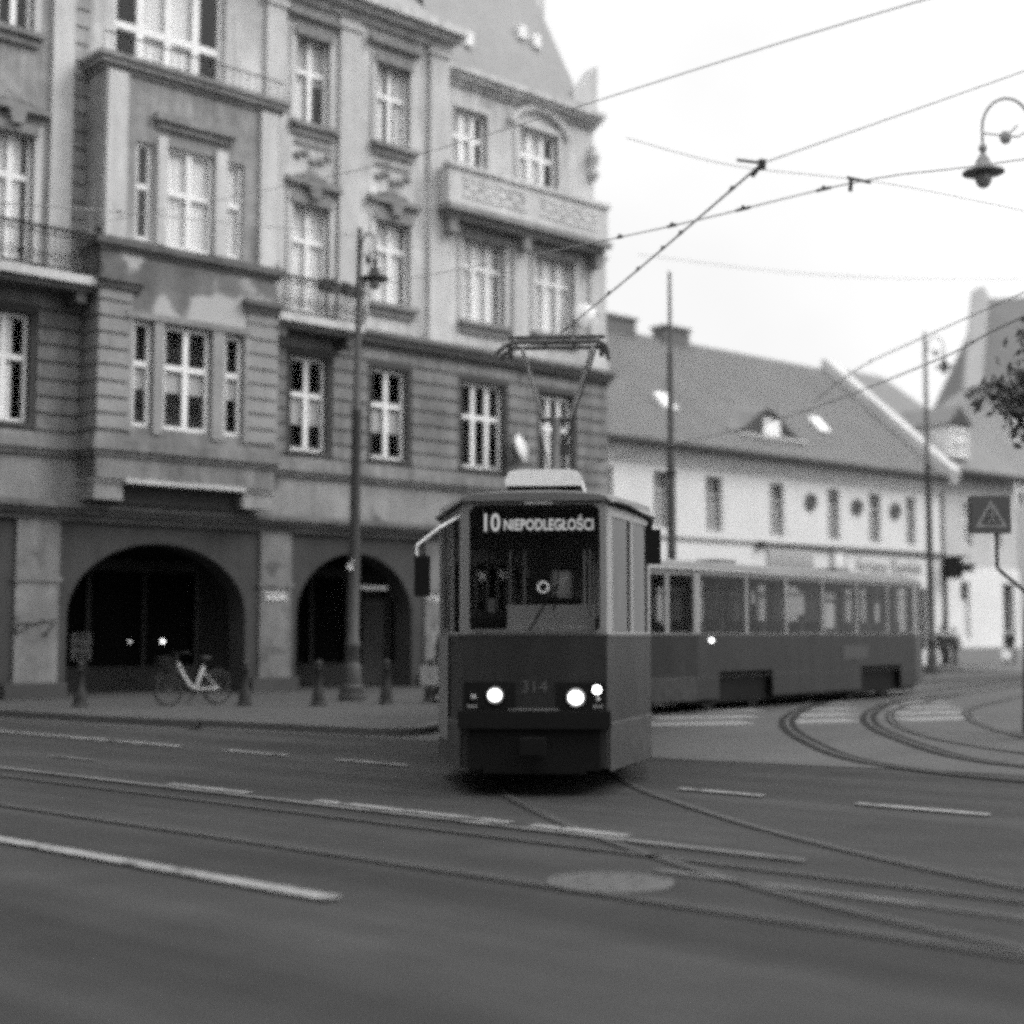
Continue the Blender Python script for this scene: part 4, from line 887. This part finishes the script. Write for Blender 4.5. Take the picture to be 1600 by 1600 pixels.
    def dq(s0, s1, z0, z1, off):
        vs = []
        for s, z, o in ((s0, z0, off), (s1, z0, off), (s1, z1, off), (s0, z1, off)): vs.append(a + u * s - Vector((-u.y, u.x, 0)) * o + Vector((0, 0, z)))
        dd.add(vs, [(0, 1, 2, 3)])
    dq(0.10, 0.18, 0.46, ZW, 0.02); dq(0.80, 0.88, 0.46, ZW, 0.02); dq(0.18, 0.80, 0.46, ZB, 0.018); dq(0.46, 0.52, ZB, ZW, 0.02)
    dd.build('door', mat('door_grey', 0.15, rough=.4), T)
    # ventilators on the roof
    for y in (4.0, 9.5) if not lead else (9.0,):
        q = MB(); q.box(-0.3, 0.3, y, y + 0.7, 3.0, 3.18); q.build('roof_vent', m_troof, ro)
    if lead:
        q = MB(); q.box(-0.41, 0.41, 1.75, 2.9, 3.0, 3.2); q.build('resistor_box', m_black, ro)
        q = MB(); pr = [(-0.42, 3.20), (0.42, 3.20), (0.43, 3.27), (0.38, 3.36), (0.28, 3.38), (-0.28, 3.38), (-0.38, 3.36), (-0.43, 3.27)]; q.extrude_y(pr, 1.65, 3.0); q.build('roof_fairing', m_fair, ro)
    if lead:
        pt = MB(); y0 = 5.4
        pt.box(-0.5, 0.4, y0 - 0.3, y0 + 1.3, 3.06, 3.2)
        pan = pt.build('pantograph', m_panto, T)
        q = MB(); q.tube([(-0.08, y0 + 0.1, 3.15), (-0.08, y0 + 0.9, 4.60)], [0.085, 0.06], 8); q.tube([(-0.30, y0 + 0.9, 4.62), (0.12, y0 + 0.9, 4.62)], 0.035, 8); q.build('lower_arm', m_panto, pan)
        q = MB(); q.tube([(-0.27, y0 + 0.9, 4.62), (-0.50, y0, 5.46)], 0.026, 6); q.tube([(0.10, y0 + 0.9, 4.62), (0.46, y0, 5.46)], 0.026, 6); q.tube([(-0.10, y0 + 0.5, 3.4), (-0.30, y0 + 0.9, 4.6)], 0.018, 6); q.build('upper_arm', m_panto_lt, pan)
        q = MB(); q.tube([(0.50, y0, 5.44), (0.02, y0 + 0.8, 4.18)], 0.014, 5); q.box(-0.06, 0.10, y0 + 0.7, y0 + 0.9, 4.1, 4.24); q.build('push_rod', m_panto, pan)
        q = MB()
        for dy, zz in ((-0.2, 5.52), (0.2, 5.52)):
            q.tube([(-0.86, y0 + dy, 5.36), (-0.74, y0 + dy, 5.46), (-0.62, y0 + dy, zz), (0.55, y0 + dy, zz), (0.64, y0 + dy, 5.46), (0.68, y0 + dy, 5.34)], 0.032, 6)
        q.box(-0.70, 0.63, y0 - 0.04, y0 + 0.04, 5.60, 5.64)
        for x in (-0.6, -0.2, 0.2, 0.52): q.tube([(x, y0 - .2, 5.52), (x, y0, 5.62)], 0.018, 5); q.tube([(x, y0 + .2, 5.52), (x, y0, 5.62)], 0.018, 5)
        for x in (-0.66, 0.58): q.box(x - 0.03, x + 0.03, y0 - 0.12, y0 + 0.12, 5.36, 5.52)
        q.build('collector_head', m_panto, pan)
        # destination display behind the windscreen, number on the front
        q = MB(); q.box(-0.60, 0.60, 0.06, 0.2, 2.54, 2.80); bx = q.build('destination_display', m_black, T)
        lt = emis('display_letters', 0.62)
        text_obj('route_number', '10', lt, bx, -0.50, -0.345, 2.585, 2.765, 0.055, 0.003, 0.01)
        text_obj('destination', 'NIEPODLEGŁOŚCI', lt, bx, -0.305, 0.58, 2.595, 2.745, 0.055, 0.003, 0.012)
        text_obj('fleet_number', '314', mat('number_grey', 0.075), T, -0.125, 0.125, 1.0, 1.115, -0.003, 0.003)
        q = MB(); q.box(-0.1, 0.18, -0.02, 0.0, 2.848, 2.878); q.build('front_badge', m_fair, T)
        q = MB(); q.torus((0.085, 0.03, 2.03), 0.05, 0.014, 16, 6); q.build('sticker', m_fair, wso)
        q = MB(); q.box(-0.46, -0.39, 0.03, 0.034, 1.78, 1.92); q.build('ticket', m_cream, wso)
    else:
        for y in (2.2,):
            q = MB(); q.ball((HW + 0.01, y + 0.05, 1.44), 0.035, 0.035, 0.035); q.build('marker_lamp', emis('marker_glow', 5), T)
        for (y0, y1, z0, z1, v) in ((5.6, 6.3, 2.0, 2.5, .5), (7.3, 7.75, 1.7, 2.28, .62), (7.3, 7.8, 2.36, 2.5, .6), (4.0, 4.1, 2.2, 2.5, .6), (9.9, 10.1, 1.85, 2.3, .55)):
            q = MB(); q.box(HW - 0.07, HW - 0.06, y0, y1, z0, z1); q.build('notice', mat('notice_paper_%d' % int(v * 100), v), T)
        q = MB(); q.box(HW - 0.0, HW + 0.012, 8.0, 9.3, 0.98, 1.3); q.build('side_hatch', mat('hatch_red', 0.036, rough=.4), T)
    return T
tram('tram_car', 'lead tram car seen head-on with lit headlights and a route display', (0.22, 14.4, 0), R(-4.5), True)
tram('tram_car', 'second tram car seen along its dark windowed side behind the lead car', (1.70, 28.7, 0), R(-39.4), False)

# ------------------------------------------------------------------ lamp posts
m_post = mat('post_paint', 0.036, rough=0.5, n1=(2, .2), n2=(9, .1))
def lamp_post(label, loc, rz, top, tilt=(0, 0), arm=0.62, zl=None, m_post=m_post, m_iron=m_iron):
    T = thing('lamp_post', label, 'lamp post', loc, rz, 'cast-iron street lamp posts'); T.rotation_euler = (tilt[0], tilt[1], rz)
    q = MB(); q.lathe([(0.30, 0), (0.30, 0.12), (0.27, 0.14), (0.26, 0.32), (0.21, 0.36), (0.19, 0.75), (0.155, 0.82)], n=20); q.build('base', m_post, T, True)
    q = MB(); q.lathe([(0.155, 0.82), (0.15, 1.1), (0.17, 1.16), (0.17, 1.26), (0.13, 1.32), (0.12, 3.3), (0.10, top * 0.6), (0.115, top * 0.6 + .04), (0.115, top * 0.6 + .12), (0.085, top * 0.6 + .18), (0.055, top - 0.1), (0.05, top)], n=16); q.build('post', m_post, T, True)
    zz = (zl or top - 1.25); a = arm
    q = MB(); pts = [(0.06, 0, top - 0.75)] + [(a * 0.5 - (a * 0.5 - 0.06) * math.cos(t), 0, top - 0.62 + 0.46 * math.sin(t)) for t in [math.pi * i / 12 for i in range(13)]] + [(a - 0.06, 0, zz + 0.42)]
    q.tube(pts, 0.022, 6); q.tube([(0.05, 0, zz + 0.62), (0.25, 0, zz + 0.5), (a - 0.08, 0, zz + 0.58)], 0.014, 5); ar = q.build('arm', m_post, T)
    q = MB(); q.ball((a * 0.52, 0, top - 0.78), 0.09, 0.05, 0.11, 10, 6); q.tube([(a * .52, 0, top - .78), (a * .3, 0, top - .6)], .015, 5); q.build('ornament', m_post, ar)
    cx = a - 0.06
    q = MB(); q.lathe([(0.02, zz + 0.42), (0.06, zz + 0.38), (0.065, zz + 0.32), (0.03, zz + 0.28), (0.05, zz + 0.24), (0.10, zz + 0.17), (0.13, zz + 0.08), (0.16, zz + 0.03), (0.31, zz - 0.02), (0.32, zz - 0.05), (0.14, zz - 0.06)], cx, 0, 20); sh = q.build('lamp_shade', m_iron, T, True)
    q = MB(); q.ball((cx, 0, zz - 0.13), 0.13, 0.13, 0.16, 14, 8); q.build('globe', mat('lamp_globe', 0.24, rough=0.2), sh, True)
    return T
lp = lamp_post('tall dark lamp post standing before the arcade left of the tram', (-3.48, 32.02, 0.12), R(-47), 10.45, (0, R(0.75)), 0.64, 9.25)
q = MB(); q.box(-0.04, 0.1, -0.16, -0.12, 2.84, 2.98); q.tube([(0.0, -0.14, 2.9), (0.22, -0.18, 3.02)], 0.02, 5); q.build('bracket', m_fair, lp)
lamp_post('near lamp post at the right edge, its lantern hanging against the sky', (8.06, 22.0, 0.0), R(172), 10.0, (0, 0), 0.84, 8.72, mat('flare_pale_paint', 0.2, rough=.5, n1=(2, .2)), mat('flare_pale_iron', 0.16, rough=.5, n1=(2, .2)))  # sky flare over the near lantern put into a paler grey
lamp_post('distant lamp post in front of the far end of the long low house', (15.15, 53.0, 0.1), R(0), 12.5, (0, 0), 0.75, 11.25)
# plain catenary mast behind the trams
cm = thing('catenary_mast', 'plain stepped steel mast rising behind the second tram car', 'mast', (4.05, 37.0, 0.0))
q = MB(); q.lathe([(0.11, 0), (0.11, 6.1), (0.085, 6.2), (0.08, 8.7), (0.05, 8.8), (0.04, 10.85)], n=12); q.build('pole', m_post, cm, True)
q = MB()
for z in (5.6, 6.3): q.lathe([(0.14, z), (0.14, z + 0.08)], n=12)
q.build('clamp', m_iron, cm)

# pedestrian-crossing sign box hung from a bent stem
ps = thing('crossing_sign', 'square pedestrian crossing sign on a bent stem by the right edge', 'road sign', (7.2, 22.0, 0), R(3))
q = MB(); q.box(-0.30, 0.31, -0.06, 0.06, 3.08, 3.64); q.build('sign_box', mat('sign_blue', 0.055, rough=.4, n1=(2, .1)), ps)
q = MB(); t_ = [(-0.24, 3.17), (0.25, 3.17), (0.005, 3.58)]; i_ = [(-0.17, 3.205), (0.18, 3.205), (0.005, 3.51)]
q.add([(x, -0.064, z) for x, z in t_ + i_], [(0, 1, 4, 3), (1, 2, 5, 4), (2, 0, 3, 5)]); q.build('triangle', mat('sign_white', 0.2, rough=.5), ps)
q = MB()
for a, b, r in (((0.0, 3.40), (0.01, 3.31), .026), ((0.01, 3.31), (-0.05, 3.22), .018), ((0.01, 3.31), (0.06, 3.22), .018), ((0.0, 3.39), (-0.05, 3.33), .013), ((0.0, 3.39), (0.05, 3.34), .013)): q.tube([(a[0], -0.07, a[1]), (b[0], -0.07, b[1])], r, 6)
q.ball((0.01, -0.07, 3.44), 0.028); q.build('pictogram', mat('sign_pale', 0.16), ps)
q = MB(); q.tube([(0.1, 0, 3.08), (0.1, 0, 2.58), (0.14, 0, 2.52), (0.62, 0, 2.12)], 0.03, 8); q.build('stem', m_post, ps)

# ------------------------------------------------------------------ overhead wires
m_wire_bleed = mat('wire', 0.2, rough=0.6)  # sky bleed round the thin wires put into a lighter grey
def wire(label, pts, r, fit=(), group='overhead tram wires', name='overhead_wire', sag=0.25):
    p = catmull(pts, 10) if len(pts) > 2 else [Vector(pts[0]).lerp(Vector(pts[1]), i / 16) - Vector((0, 0, sag * math.sin(math.pi * i / 16))) for i in range(17)]
    q = MB(); q.tube(p, r, 5); o = tag(q.build(name, m_wire_bleed), label, 'wire', group)
    for f in fit:
        i = f * (len(p) - 1); k = int(i); c = p[k].lerp(p[min(k + 1, len(p) - 1)], i - k)
        t = (p[min(k + 1, len(p) - 1)] - p[max(k - 1, 0)]).normalized() * 0.09
        h = MB(); h.tube([c - t * .8, c + t * .8], 0.014, 6); h.ball(tuple(c + Vector((0, 0, 0.015))), 0.02); h.build('clamp', m_iron, o)
    return o
wire('contact wire rising from the pantograph to the dark hanger in the sky', [(0.64, 19.8, 5.66), (2.2, 12.58, 5.70)], 0.011, (0.34, 0.5, 0.62, 0.7, 0.9), sag=0.02)
wire('thin span wire running from the dark hanger up to the right corner', [(2.2, 12.58, 5.70), (4.45, 12.75, 6.55), (8.6, 13.0, 8.1), (20, 13.5, 11.5)], 0.006)
wire('span wire from the left lamp post across the sky behind the near lantern', [(-3.28, 32.0, 9.25), (0.96, 15.2, 5.72), (3.15, 13.2, 5.72), (4.4, 12.5, 5.70), (8.0, 10.6, 5.75), (24, 0, 6.5)], 0.007, (0.21, 0.24, 0.29, 0.37))
wire('long faint wire slanting from the bay up over the roof into the sky', [(-9.4, 32.9, 11.0), (-2.3, 23.0, 9.05), (3.2, 13.0, 7.2), (5.2, 9.5, 6.5)], 0.007, (0.05,))
wire('sagging wire crossing the tenement front from the left edge to the lamp post', [(-14, 26, 9.6), (-8.75, 25.0, 9.05), (-6.4, 27.2, 9.45), (-3.3, 32.0, 10.4)], 0.012, (0.55,))
wire('wire from the left lamp post top to the tenement wall', [(-3.3, 32.0, 10.45), (0.9, 43.4, 13.0)], 0.010)
wire('contact wire of the far track passing low before the tiled roof', [(0.5, 41, 5.72), (2.2, 34.8, 5.7), (5.06, 28.0, 5.68), (6.4, 22.0, 5.7), (6.65, 19.1, 5.7), (7.6, 13.5, 5.7), (13, 4, 5.7), (30, -10, 5.8)], 0.014, (0.5,))
wire('wire above the far track ending past the distant lamp post', [(6.3, 30.4, 6.4), (6.6, 27.4, 6.6), (6.9, 24.5, 6.55), (8.0, 22.0, 6.85)], 0.012, (0.1, 0.4))
wire('faint wire falling from the sky centre to the right edge', [(1.6, 20, 8.5), (3.1, 20, 8.1), (5.2, 20, 7.85), (7.4, 20, 7.4)], 0.006)
wire('faint level wire between the mast and the right edge', [(3.5, 40, 12.1), (14.2, 40, 11.4)], 0.009)
hk = thing('wire_hanger', 'small dark hanger bar where two wires meet in the sky', 'hanger', (2.2, 12.58, 5.70))
q = MB(); q.tube([(-0.22, 0, 0.03), (0.02, 0, 0.0)], 0.014, 5); q.box(-0.03, 0.03, -0.03, 0.03, -0.05, 0.03); q.build('bar', m_iron, hk)
q = MB(); q.tube([(0, 0, 0.0), (-0.08, 0.06, -0.1)], 0.02, 5); q.build('insulator', m_iron, hk)
hk2 = thing('wire_hanger', 'small dark hanger on the wire left of the near lantern', 'hanger', (3.15, 13.2, 5.72))
q = MB(); q.tube([(-0.06, 0, 0.05), (0.16, 0, 0.0)], 0.014, 5); q.build('bar', m_iron, hk2)
q = MB(); q.tube([(-0.02, 0, 0.04), (-0.03, 0, -0.08)], 0.02, 5); q.build('insulator', m_iron, hk2)

# ------------------------------------------------------------------ street furniture by the arcade
def bollard(label, loc):
    T = thing('bollard', label, 'bollard', loc, 0, 'bollards along the pavement')
    q = MB(); q.lathe([(0.16, 0), (0.16, 0.05), (0.13, 0.08), (0.115, 0.30), (0.085, 0.36), (0.07, 0.70), (0.085, 0.72), (0.085, 0.76), (0.05, 0.79)], n=16); q.build('shaft', m_iron, T, True)
    q = MB(); q.ball((0, 0, 0.84), 0.075, 0.075, 0.08, 12, 8); q.build('knob', m_iron, T, True)
    return T
b0 = bollard('dark bollard before the arch left of the bicycle', (-8.57, 29.24, 0.12))
for p, l in (((-5.40, 29.76, 0.12), 'dark bollard just right of the parked bicycle'), ((-3.91, 29.76, 0.12), 'dark bollard left of the tall lamp post base'), ((-2.61, 30.57, 0.12), 'dark bollard right of the tall lamp post base'), ((-1.76, 31.72, 0.12), 'dark bollard nearest the tram by the pale pier')):
    dup(b0, p, 0, l)

bk = thing('bicycle', 'parked step-through bicycle with a pale frame before the big arch', 'bicycle', (-6.53, 30.15, 0.12), R(43.9))
for x in (-0.57, 0.57):
    w = MB(); w.torus((x, 0, 0.33), 0.315, 0.024, 28, 8); wo = w.build('wheel', m_rubber, bk, True)
    w = MB(); w.torus((x, 0, 0.33), 0.285, 0.012, 24, 6)
    for k in range(14): a = k * math.pi * 2 / 14; w.tube([(x, 0, 0.33), (x + 0.28 * math.cos(a), 0, 0.33 + 0.28 * math.sin(a))], 0.0035, 4)
    w.tube([(x, -0.05, 0.33), (x, 0.05, 0.33)], 0.03, 8); w.build('rim', m_lead, wo)
    w = MB(); w.tube([(x + 0.36 * math.cos(t), 0, 0.33 + 0.36 * math.sin(t)) for t in [R(20 + 130 * i / 10) for i in range(11)]], 0.025, 6); w.build('mudguard', m_iron, bk)
m_bike = mat('bicycle_paint', 0.42, rough=0.4, n1=(3, .1))
w = MB(); w.tube([(-0.37, 0, 0.86), (-0.28, 0, 0.68), (-0.08, 0, 0.40), (0.06, 0, 0.32)], 0.04, 8); w.tube([(0.06, 0, 0.32), (0.24, 0, 0.78)], 0.038, 8)
for y in (-0.05, 0.05): w.tube([(0.06, y * .5, 0.32), (0.57, y, 0.33)], 0.018, 6); w.tube([(0.22, y * .5, 0.7), (0.57, y, 0.33)], 0.009, 6)
w.build('frame', m_bike, bk, True)
w = MB(); w.tube([(-0.40, 0, 0.92), (-0.44, -0.0, 0.7), (-0.57, 0.04, 0.33)], 0.02, 6); w.tube([(-0.44, 0, 0.7), (-0.57, -0.04, 0.33)], 0.02, 6); w.build('fork', m_iron, bk)
w = MB(); w.tube([(-0.40, 0, 0.9), (-0.38, 0, 1.05)], 0.018, 6); w.tube([(-0.26, -0.3, 1.06), (-0.36, -0.22, 1.08), (-0.40, 0, 1.05), (-0.36, 0.22, 1.08), (-0.26, 0.3, 1.06)], 0.016, 6); w.build('handlebar', m_iron, bk)
w = MB(); w.tube([(0.24, 0, 0.78), (0.28, 0, 0.92)], 0.016, 6); w.ball((0.30, 0, 0.95), 0.13, 0.07, 0.04, 10, 6); w.build('saddle', m_iron, bk)
w = MB(); w.box(-0.74, -0.48, -0.16, 0.16, 0.78, 0.80)
for z in (0.86, 0.92, 0.98): w.tube([(-0.76, -0.18, z), (-0.46, -0.18, z), (-0.46, 0.18, z), (-0.76, 0.18, z), (-0.76, -0.18, z)], 0.007, 4)
for x in (-0.76, -0.66, -0.56, -0.46):
    for y in (-0.18, 0.18): w.tube([(x, y, 0.79), (x, y, 0.99)], 0.006, 4)
w.build('basket', m_iron, bk)
w = MB(); w.torus((0.06, 0.06, 0.32), 0.09, 0.008, 16, 5); w.tube([(0.06, 0.07, 0.32), (0.12, 0.1, 0.18), (0.12, 0.17, 0.18)], 0.012, 5); w.tube([(0.06, -0.07, 0.32), (0.0, -0.1, 0.46), (0.0, -0.17, 0.46)], 0.012, 5); w.build('crank', m_iron, bk)
w = MB(); w.tube([(0.1, 0.05, 0.3), (0.0, 0.22, 0.0)], 0.014, 5); w.build('kickstand', m_iron, bk)

# ------------------------------------------------------------------ people
m_skin = mat('skin', 0.32, rough=0.6); m_hair = mat('hair', 0.03, rough=0.7)
m_coat = mat('dark_coat', 0.028, rough=0.9, n1=(4, .2)); m_trou = mat('dark_trousers', 0.035, rough=0.9); m_coat2 = mat('grey_coat', 0.05, rough=0.9, n1=(4, .2))
def skinned(name, nodes, edges, m, parent, sub=1, root=0):
    me = bpy.data.meshes.new(name); me.from_pydata([n[:3] for n in nodes], edges, []); me.update()
    o = bpy.data.objects.new(name, me); COL.objects.link(o)
    md = o.modifiers.new('skin', 'SKIN'); md.use_smooth_shade = True
    for i, n in enumerate(nodes):
        sv = me.skin_vertices[0].data[i]; sv.radius = (n[3], n[4] if len(n) > 4 else n[3]); sv.use_root = (i == root)
    s = o.modifiers.new('sub', 'SUBSURF'); s.levels = sub; s.render_levels = sub
    bpy.context.view_layer.update()
    m2 = bpy.data.meshes.new_from_object(o.evaluated_get(bpy.context.evaluated_depsgraph_get()))
    bpy.data.objects.remove(o); bpy.data.meshes.remove(me)
    m2.name = name; m2.materials.clear(); m2.materials.append(m)
    for p in m2.polygons: p.use_smooth = True
    r = bpy.data.objects.new(name, m2); COL.objects.link(r)
    if parent: r.parent = parent
    return r
def person(label, loc, rz, h=1.75, stride=0.22, coat=m_coat, trous=m_trou, armswing=0.14, bend=0.0):
    """walker facing local -y; one continuous body, clothes as children"""
    T = thing('person', label, 'person', loc, rz); T.scale = (h / 1.75,) * 3
    s = stride; a = armswing
    nodes = [(0, 0, 0.95, .15, .11), (0, -0.01 - bend * .3, 1.2, .14, .10), (0, -bend * .7, 1.42, .15, .10), (0, -bend, 1.52, .055, .055), (0, -0.02 - bend, 1.62, .085, .10), (0, -0.01 - bend, 1.71, .07, .085), (0, -0.115 - bend, 1.625, .018, .018),
             (-.10, 0, .90, .09, .09), (-.10, -s * .6, .50, .06, .06), (-.10, -s * .75, .08, .042, .042), (-.10, -s * .75 - .16, .035, .04, .03),
             (.10, 0, .90, .09, .09), (.10, s * .25, .50, .06, .06), (.10, s * 1.0, .10, .042, .042), (.10, s * 1.0 - .15, .035, .04, .03)]
    edges = [(0, 1), (1, 2), (2, 3), (3, 4), (4, 5), (4, 6), (0, 7), (7, 8), (8, 9), (9, 10), (0, 11), (11, 12), (12, 13), (13, 14)]
    for sx, sw in ((-1, a), (1, -a)):
        k = len(nodes)
        nodes += [(sx * .20, -bend * .7, 1.41, .062, .062), (sx * .25, sw * .5 - bend * .5, 1.13, .045, .045), (sx * .25, -abs(sw) * .6 + sw * .7 - bend * .5, .90, .03, .03), (sx * .25, -abs(sw) * .8 + sw * .8 - bend * .5, .83, .035, .018)]
        edges += [(2, k), (k, k + 1), (k + 1, k + 2), (k + 2, k + 3)]
        hx, hy, hz = nodes[k + 3][:3]
        for j, (dx, dy, dz) in enumerate(((0, -.03, -.075), (0, -.01, -.085), (0, .012, -.08), (0, .032, -.065), (-sx * .015, -.05, -.03))):
            nodes += [(hx + dx * .5, hy + dy, hz + dz * .5 - .01, .010, .010), (hx + dx - sx * .012, hy + dy, hz + dz, .008, .008)]
            m_i = len(nodes); edges += [(k + 3, m_i - 2), (m_i - 2, m_i - 1)]
    skinned('body', nodes, edges, m_skin, T)
    n2 = [(0, 0, .92, .165, .13), (-.10, 0, .88, .105, .105), (-.10, -s * .6, .50, .075, .08), (-.10, -s * .75, .10, .06, .065), (.10, 0, .88, .105, .105), (.10, s * .25, .50, .075, .08), (.10, s * 1.0, .12, .06, .065)]
    skinned('trousers', n2, [(0, 1), (1, 2), (2, 3), (0, 4), (4, 5), (5, 6)], trous, T)
    n3 = [(0, -bend * .2, .82, .21, .16), (0, -.01 - bend * .4, 1.15, .175, .135), (0, -bend * .7, 1.42, .175, .13), (0, -bend, 1.50, .085, .085)]; e3 = [(0, 1), (1, 2), (2, 3)]
    for sx, sw in ((-1, a), (1, -a)):
        k = len(n3); n3 += [(sx * .21, -bend * .7, 1.41, .085, .085), (sx * .25, sw * .5 - bend * .5, 1.13, .065, .065), (sx * .25, -abs(sw) * .6 + sw * .7 - bend * .5, .91, .05, .05)]; e3 += [(2, k), (k, k + 1), (k + 1, k + 2)]
    skinned('coat', n3, e3, coat, T)
    q = MB(); q.ball((0, 0.012 - bend, 1.68), .098, .108, .10, 14, 8); q.build('hair', m_hair, T, True)
    q = MB()
    for x, y in ((-.10, -s * .75), (.10, s * 1.0)): q.ball((x, y - .07, .04), .052, .15, .045, 10, 6)
    q.build('shoes', m_rubber, T, True)
    return T
person('person in a dark coat walking past the far lamp post', (18.8, 64.2, 0.12), R(20), 1.78, coat=m_coat)
person('person in grey walking just behind another by the far corner', (19.45, 64.6, 0.12), R(35), 1.72, coat=m_coat2)
person('person in a dark jacket holding a white bag before the white shopfront', (22.9, 67.6, 0.12), R(-40), 1.76)
person('person in dark clothes half hidden behind the left side of the tram', (-1.42, 31.0, 0.12), R(70), 1.74, stride=0.3)
def bag(label, loc, m, s=1.0):
    T = thing('bag', label, 'bag', loc)
    q = MB(); q.M = Matrix.Scale(s, 4); q.add([(-.18, -.07, 0), (.18, -.07, 0), (.18, .07, 0), (-.18, .07, 0), (-.2, -.05, .36), (.2, -.05, .36), (.2, .05, .36), (-.2, .05, .36)], [(0, 1, 2, 3), (4, 5, 6, 7), (0, 1, 5, 4), (1, 2, 6, 5), (2, 3, 7, 6), (3, 0, 4, 7)]); q.build('pouch', m, T)
    q = MB(); q.M = Matrix.Scale(s, 4); q.tube([(-.1, 0, .36), (-.06, 0, .5), (.06, 0, .5), (.1, 0, .36)], .012, 5); q.build('handle', m, T)
bag('white carrier bag in the hand of the person before the shopfront', (22.62, 67.3, 0.42), m_white, 1.15)
bag('pale grey bag carried by the person beside the tram', (-1.72, 30.9, 0.5), mat('bag_grey', 0.22, n1=(6, .2)), 1.1)

# ------------------------------------------------------------------ tree at the right edge
def tree(label, loc, trunk_h, cz, rad, n, seed, fol, dx=0.0):
    rnd = random.Random(seed)
    T = thing('tree', label, 'tree', loc)
    t = MB(); t.tube([(0, 0, 0), (0.03, 0.02, trunk_h * .5), (dx * .3, 0.03, trunk_h), (dx, 0, cz)], [.2, .15, .12, .05], 9)
    tips = []
    for i in range(22):
        a = rnd.uniform(0, 6.28); e = rnd.uniform(-0.3, 1.1); L = rnd.uniform(.6, 1.0) * rad
        tip = Vector((dx + math.cos(a) * math.cos(e) * L, math.sin(a) * math.cos(e) * L, cz + math.sin(e) * L)); f_ = rnd.random(); st_ = Vector((dx * (.3 + .7 * f_), 0, trunk_h + f_ * (cz - trunk_h)))
        t.tube([st_, st_.lerp(tip, .5) + Vector((0, 0, .15)), tip], [.05, .03, .01], 5); tips.append((st_, tip))
    t.build('trunk', mat('bark', 0.05, rough=.95, n1=(5, .3)), T)
    vs, fs = [], []
    for i in range(n):
        s0, tip = rnd.choice(tips); c = s0.lerp(tip, rnd.uniform(.45, 1.1)) + Vector((rnd.gauss(0, .22), rnd.gauss(0, .22), rnd.gauss(0, .16)))
        ax = Vector((rnd.gauss(0, 1), rnd.gauss(0, 1), rnd.gauss(0, .5))).normalized(); up = ax.orthogonal().normalized(); up.rotate(Matrix.Rotation(rnd.uniform(0, 6.28), 3, ax)); sd = ax.cross(up); z = rnd.uniform(.05, .13)
        o = len(vs); vs += [c - up * z, c + sd * z * .5, c + up * z, c - sd * z * .5]; fs.append((o, o + 1, o + 2, o + 3))
    q = MB(); q.add(vs, fs); q.build('crown', fol, T)
tree('leafy tree whose dark branches reach in at the right edge', (8.3, 23.4, 0), 3.7, 5.45, 1.45, 5200, 5, mat('foliage', 0.10, rough=.7, n1=(1.2, .4), n2=(7, .3)), 0.85)
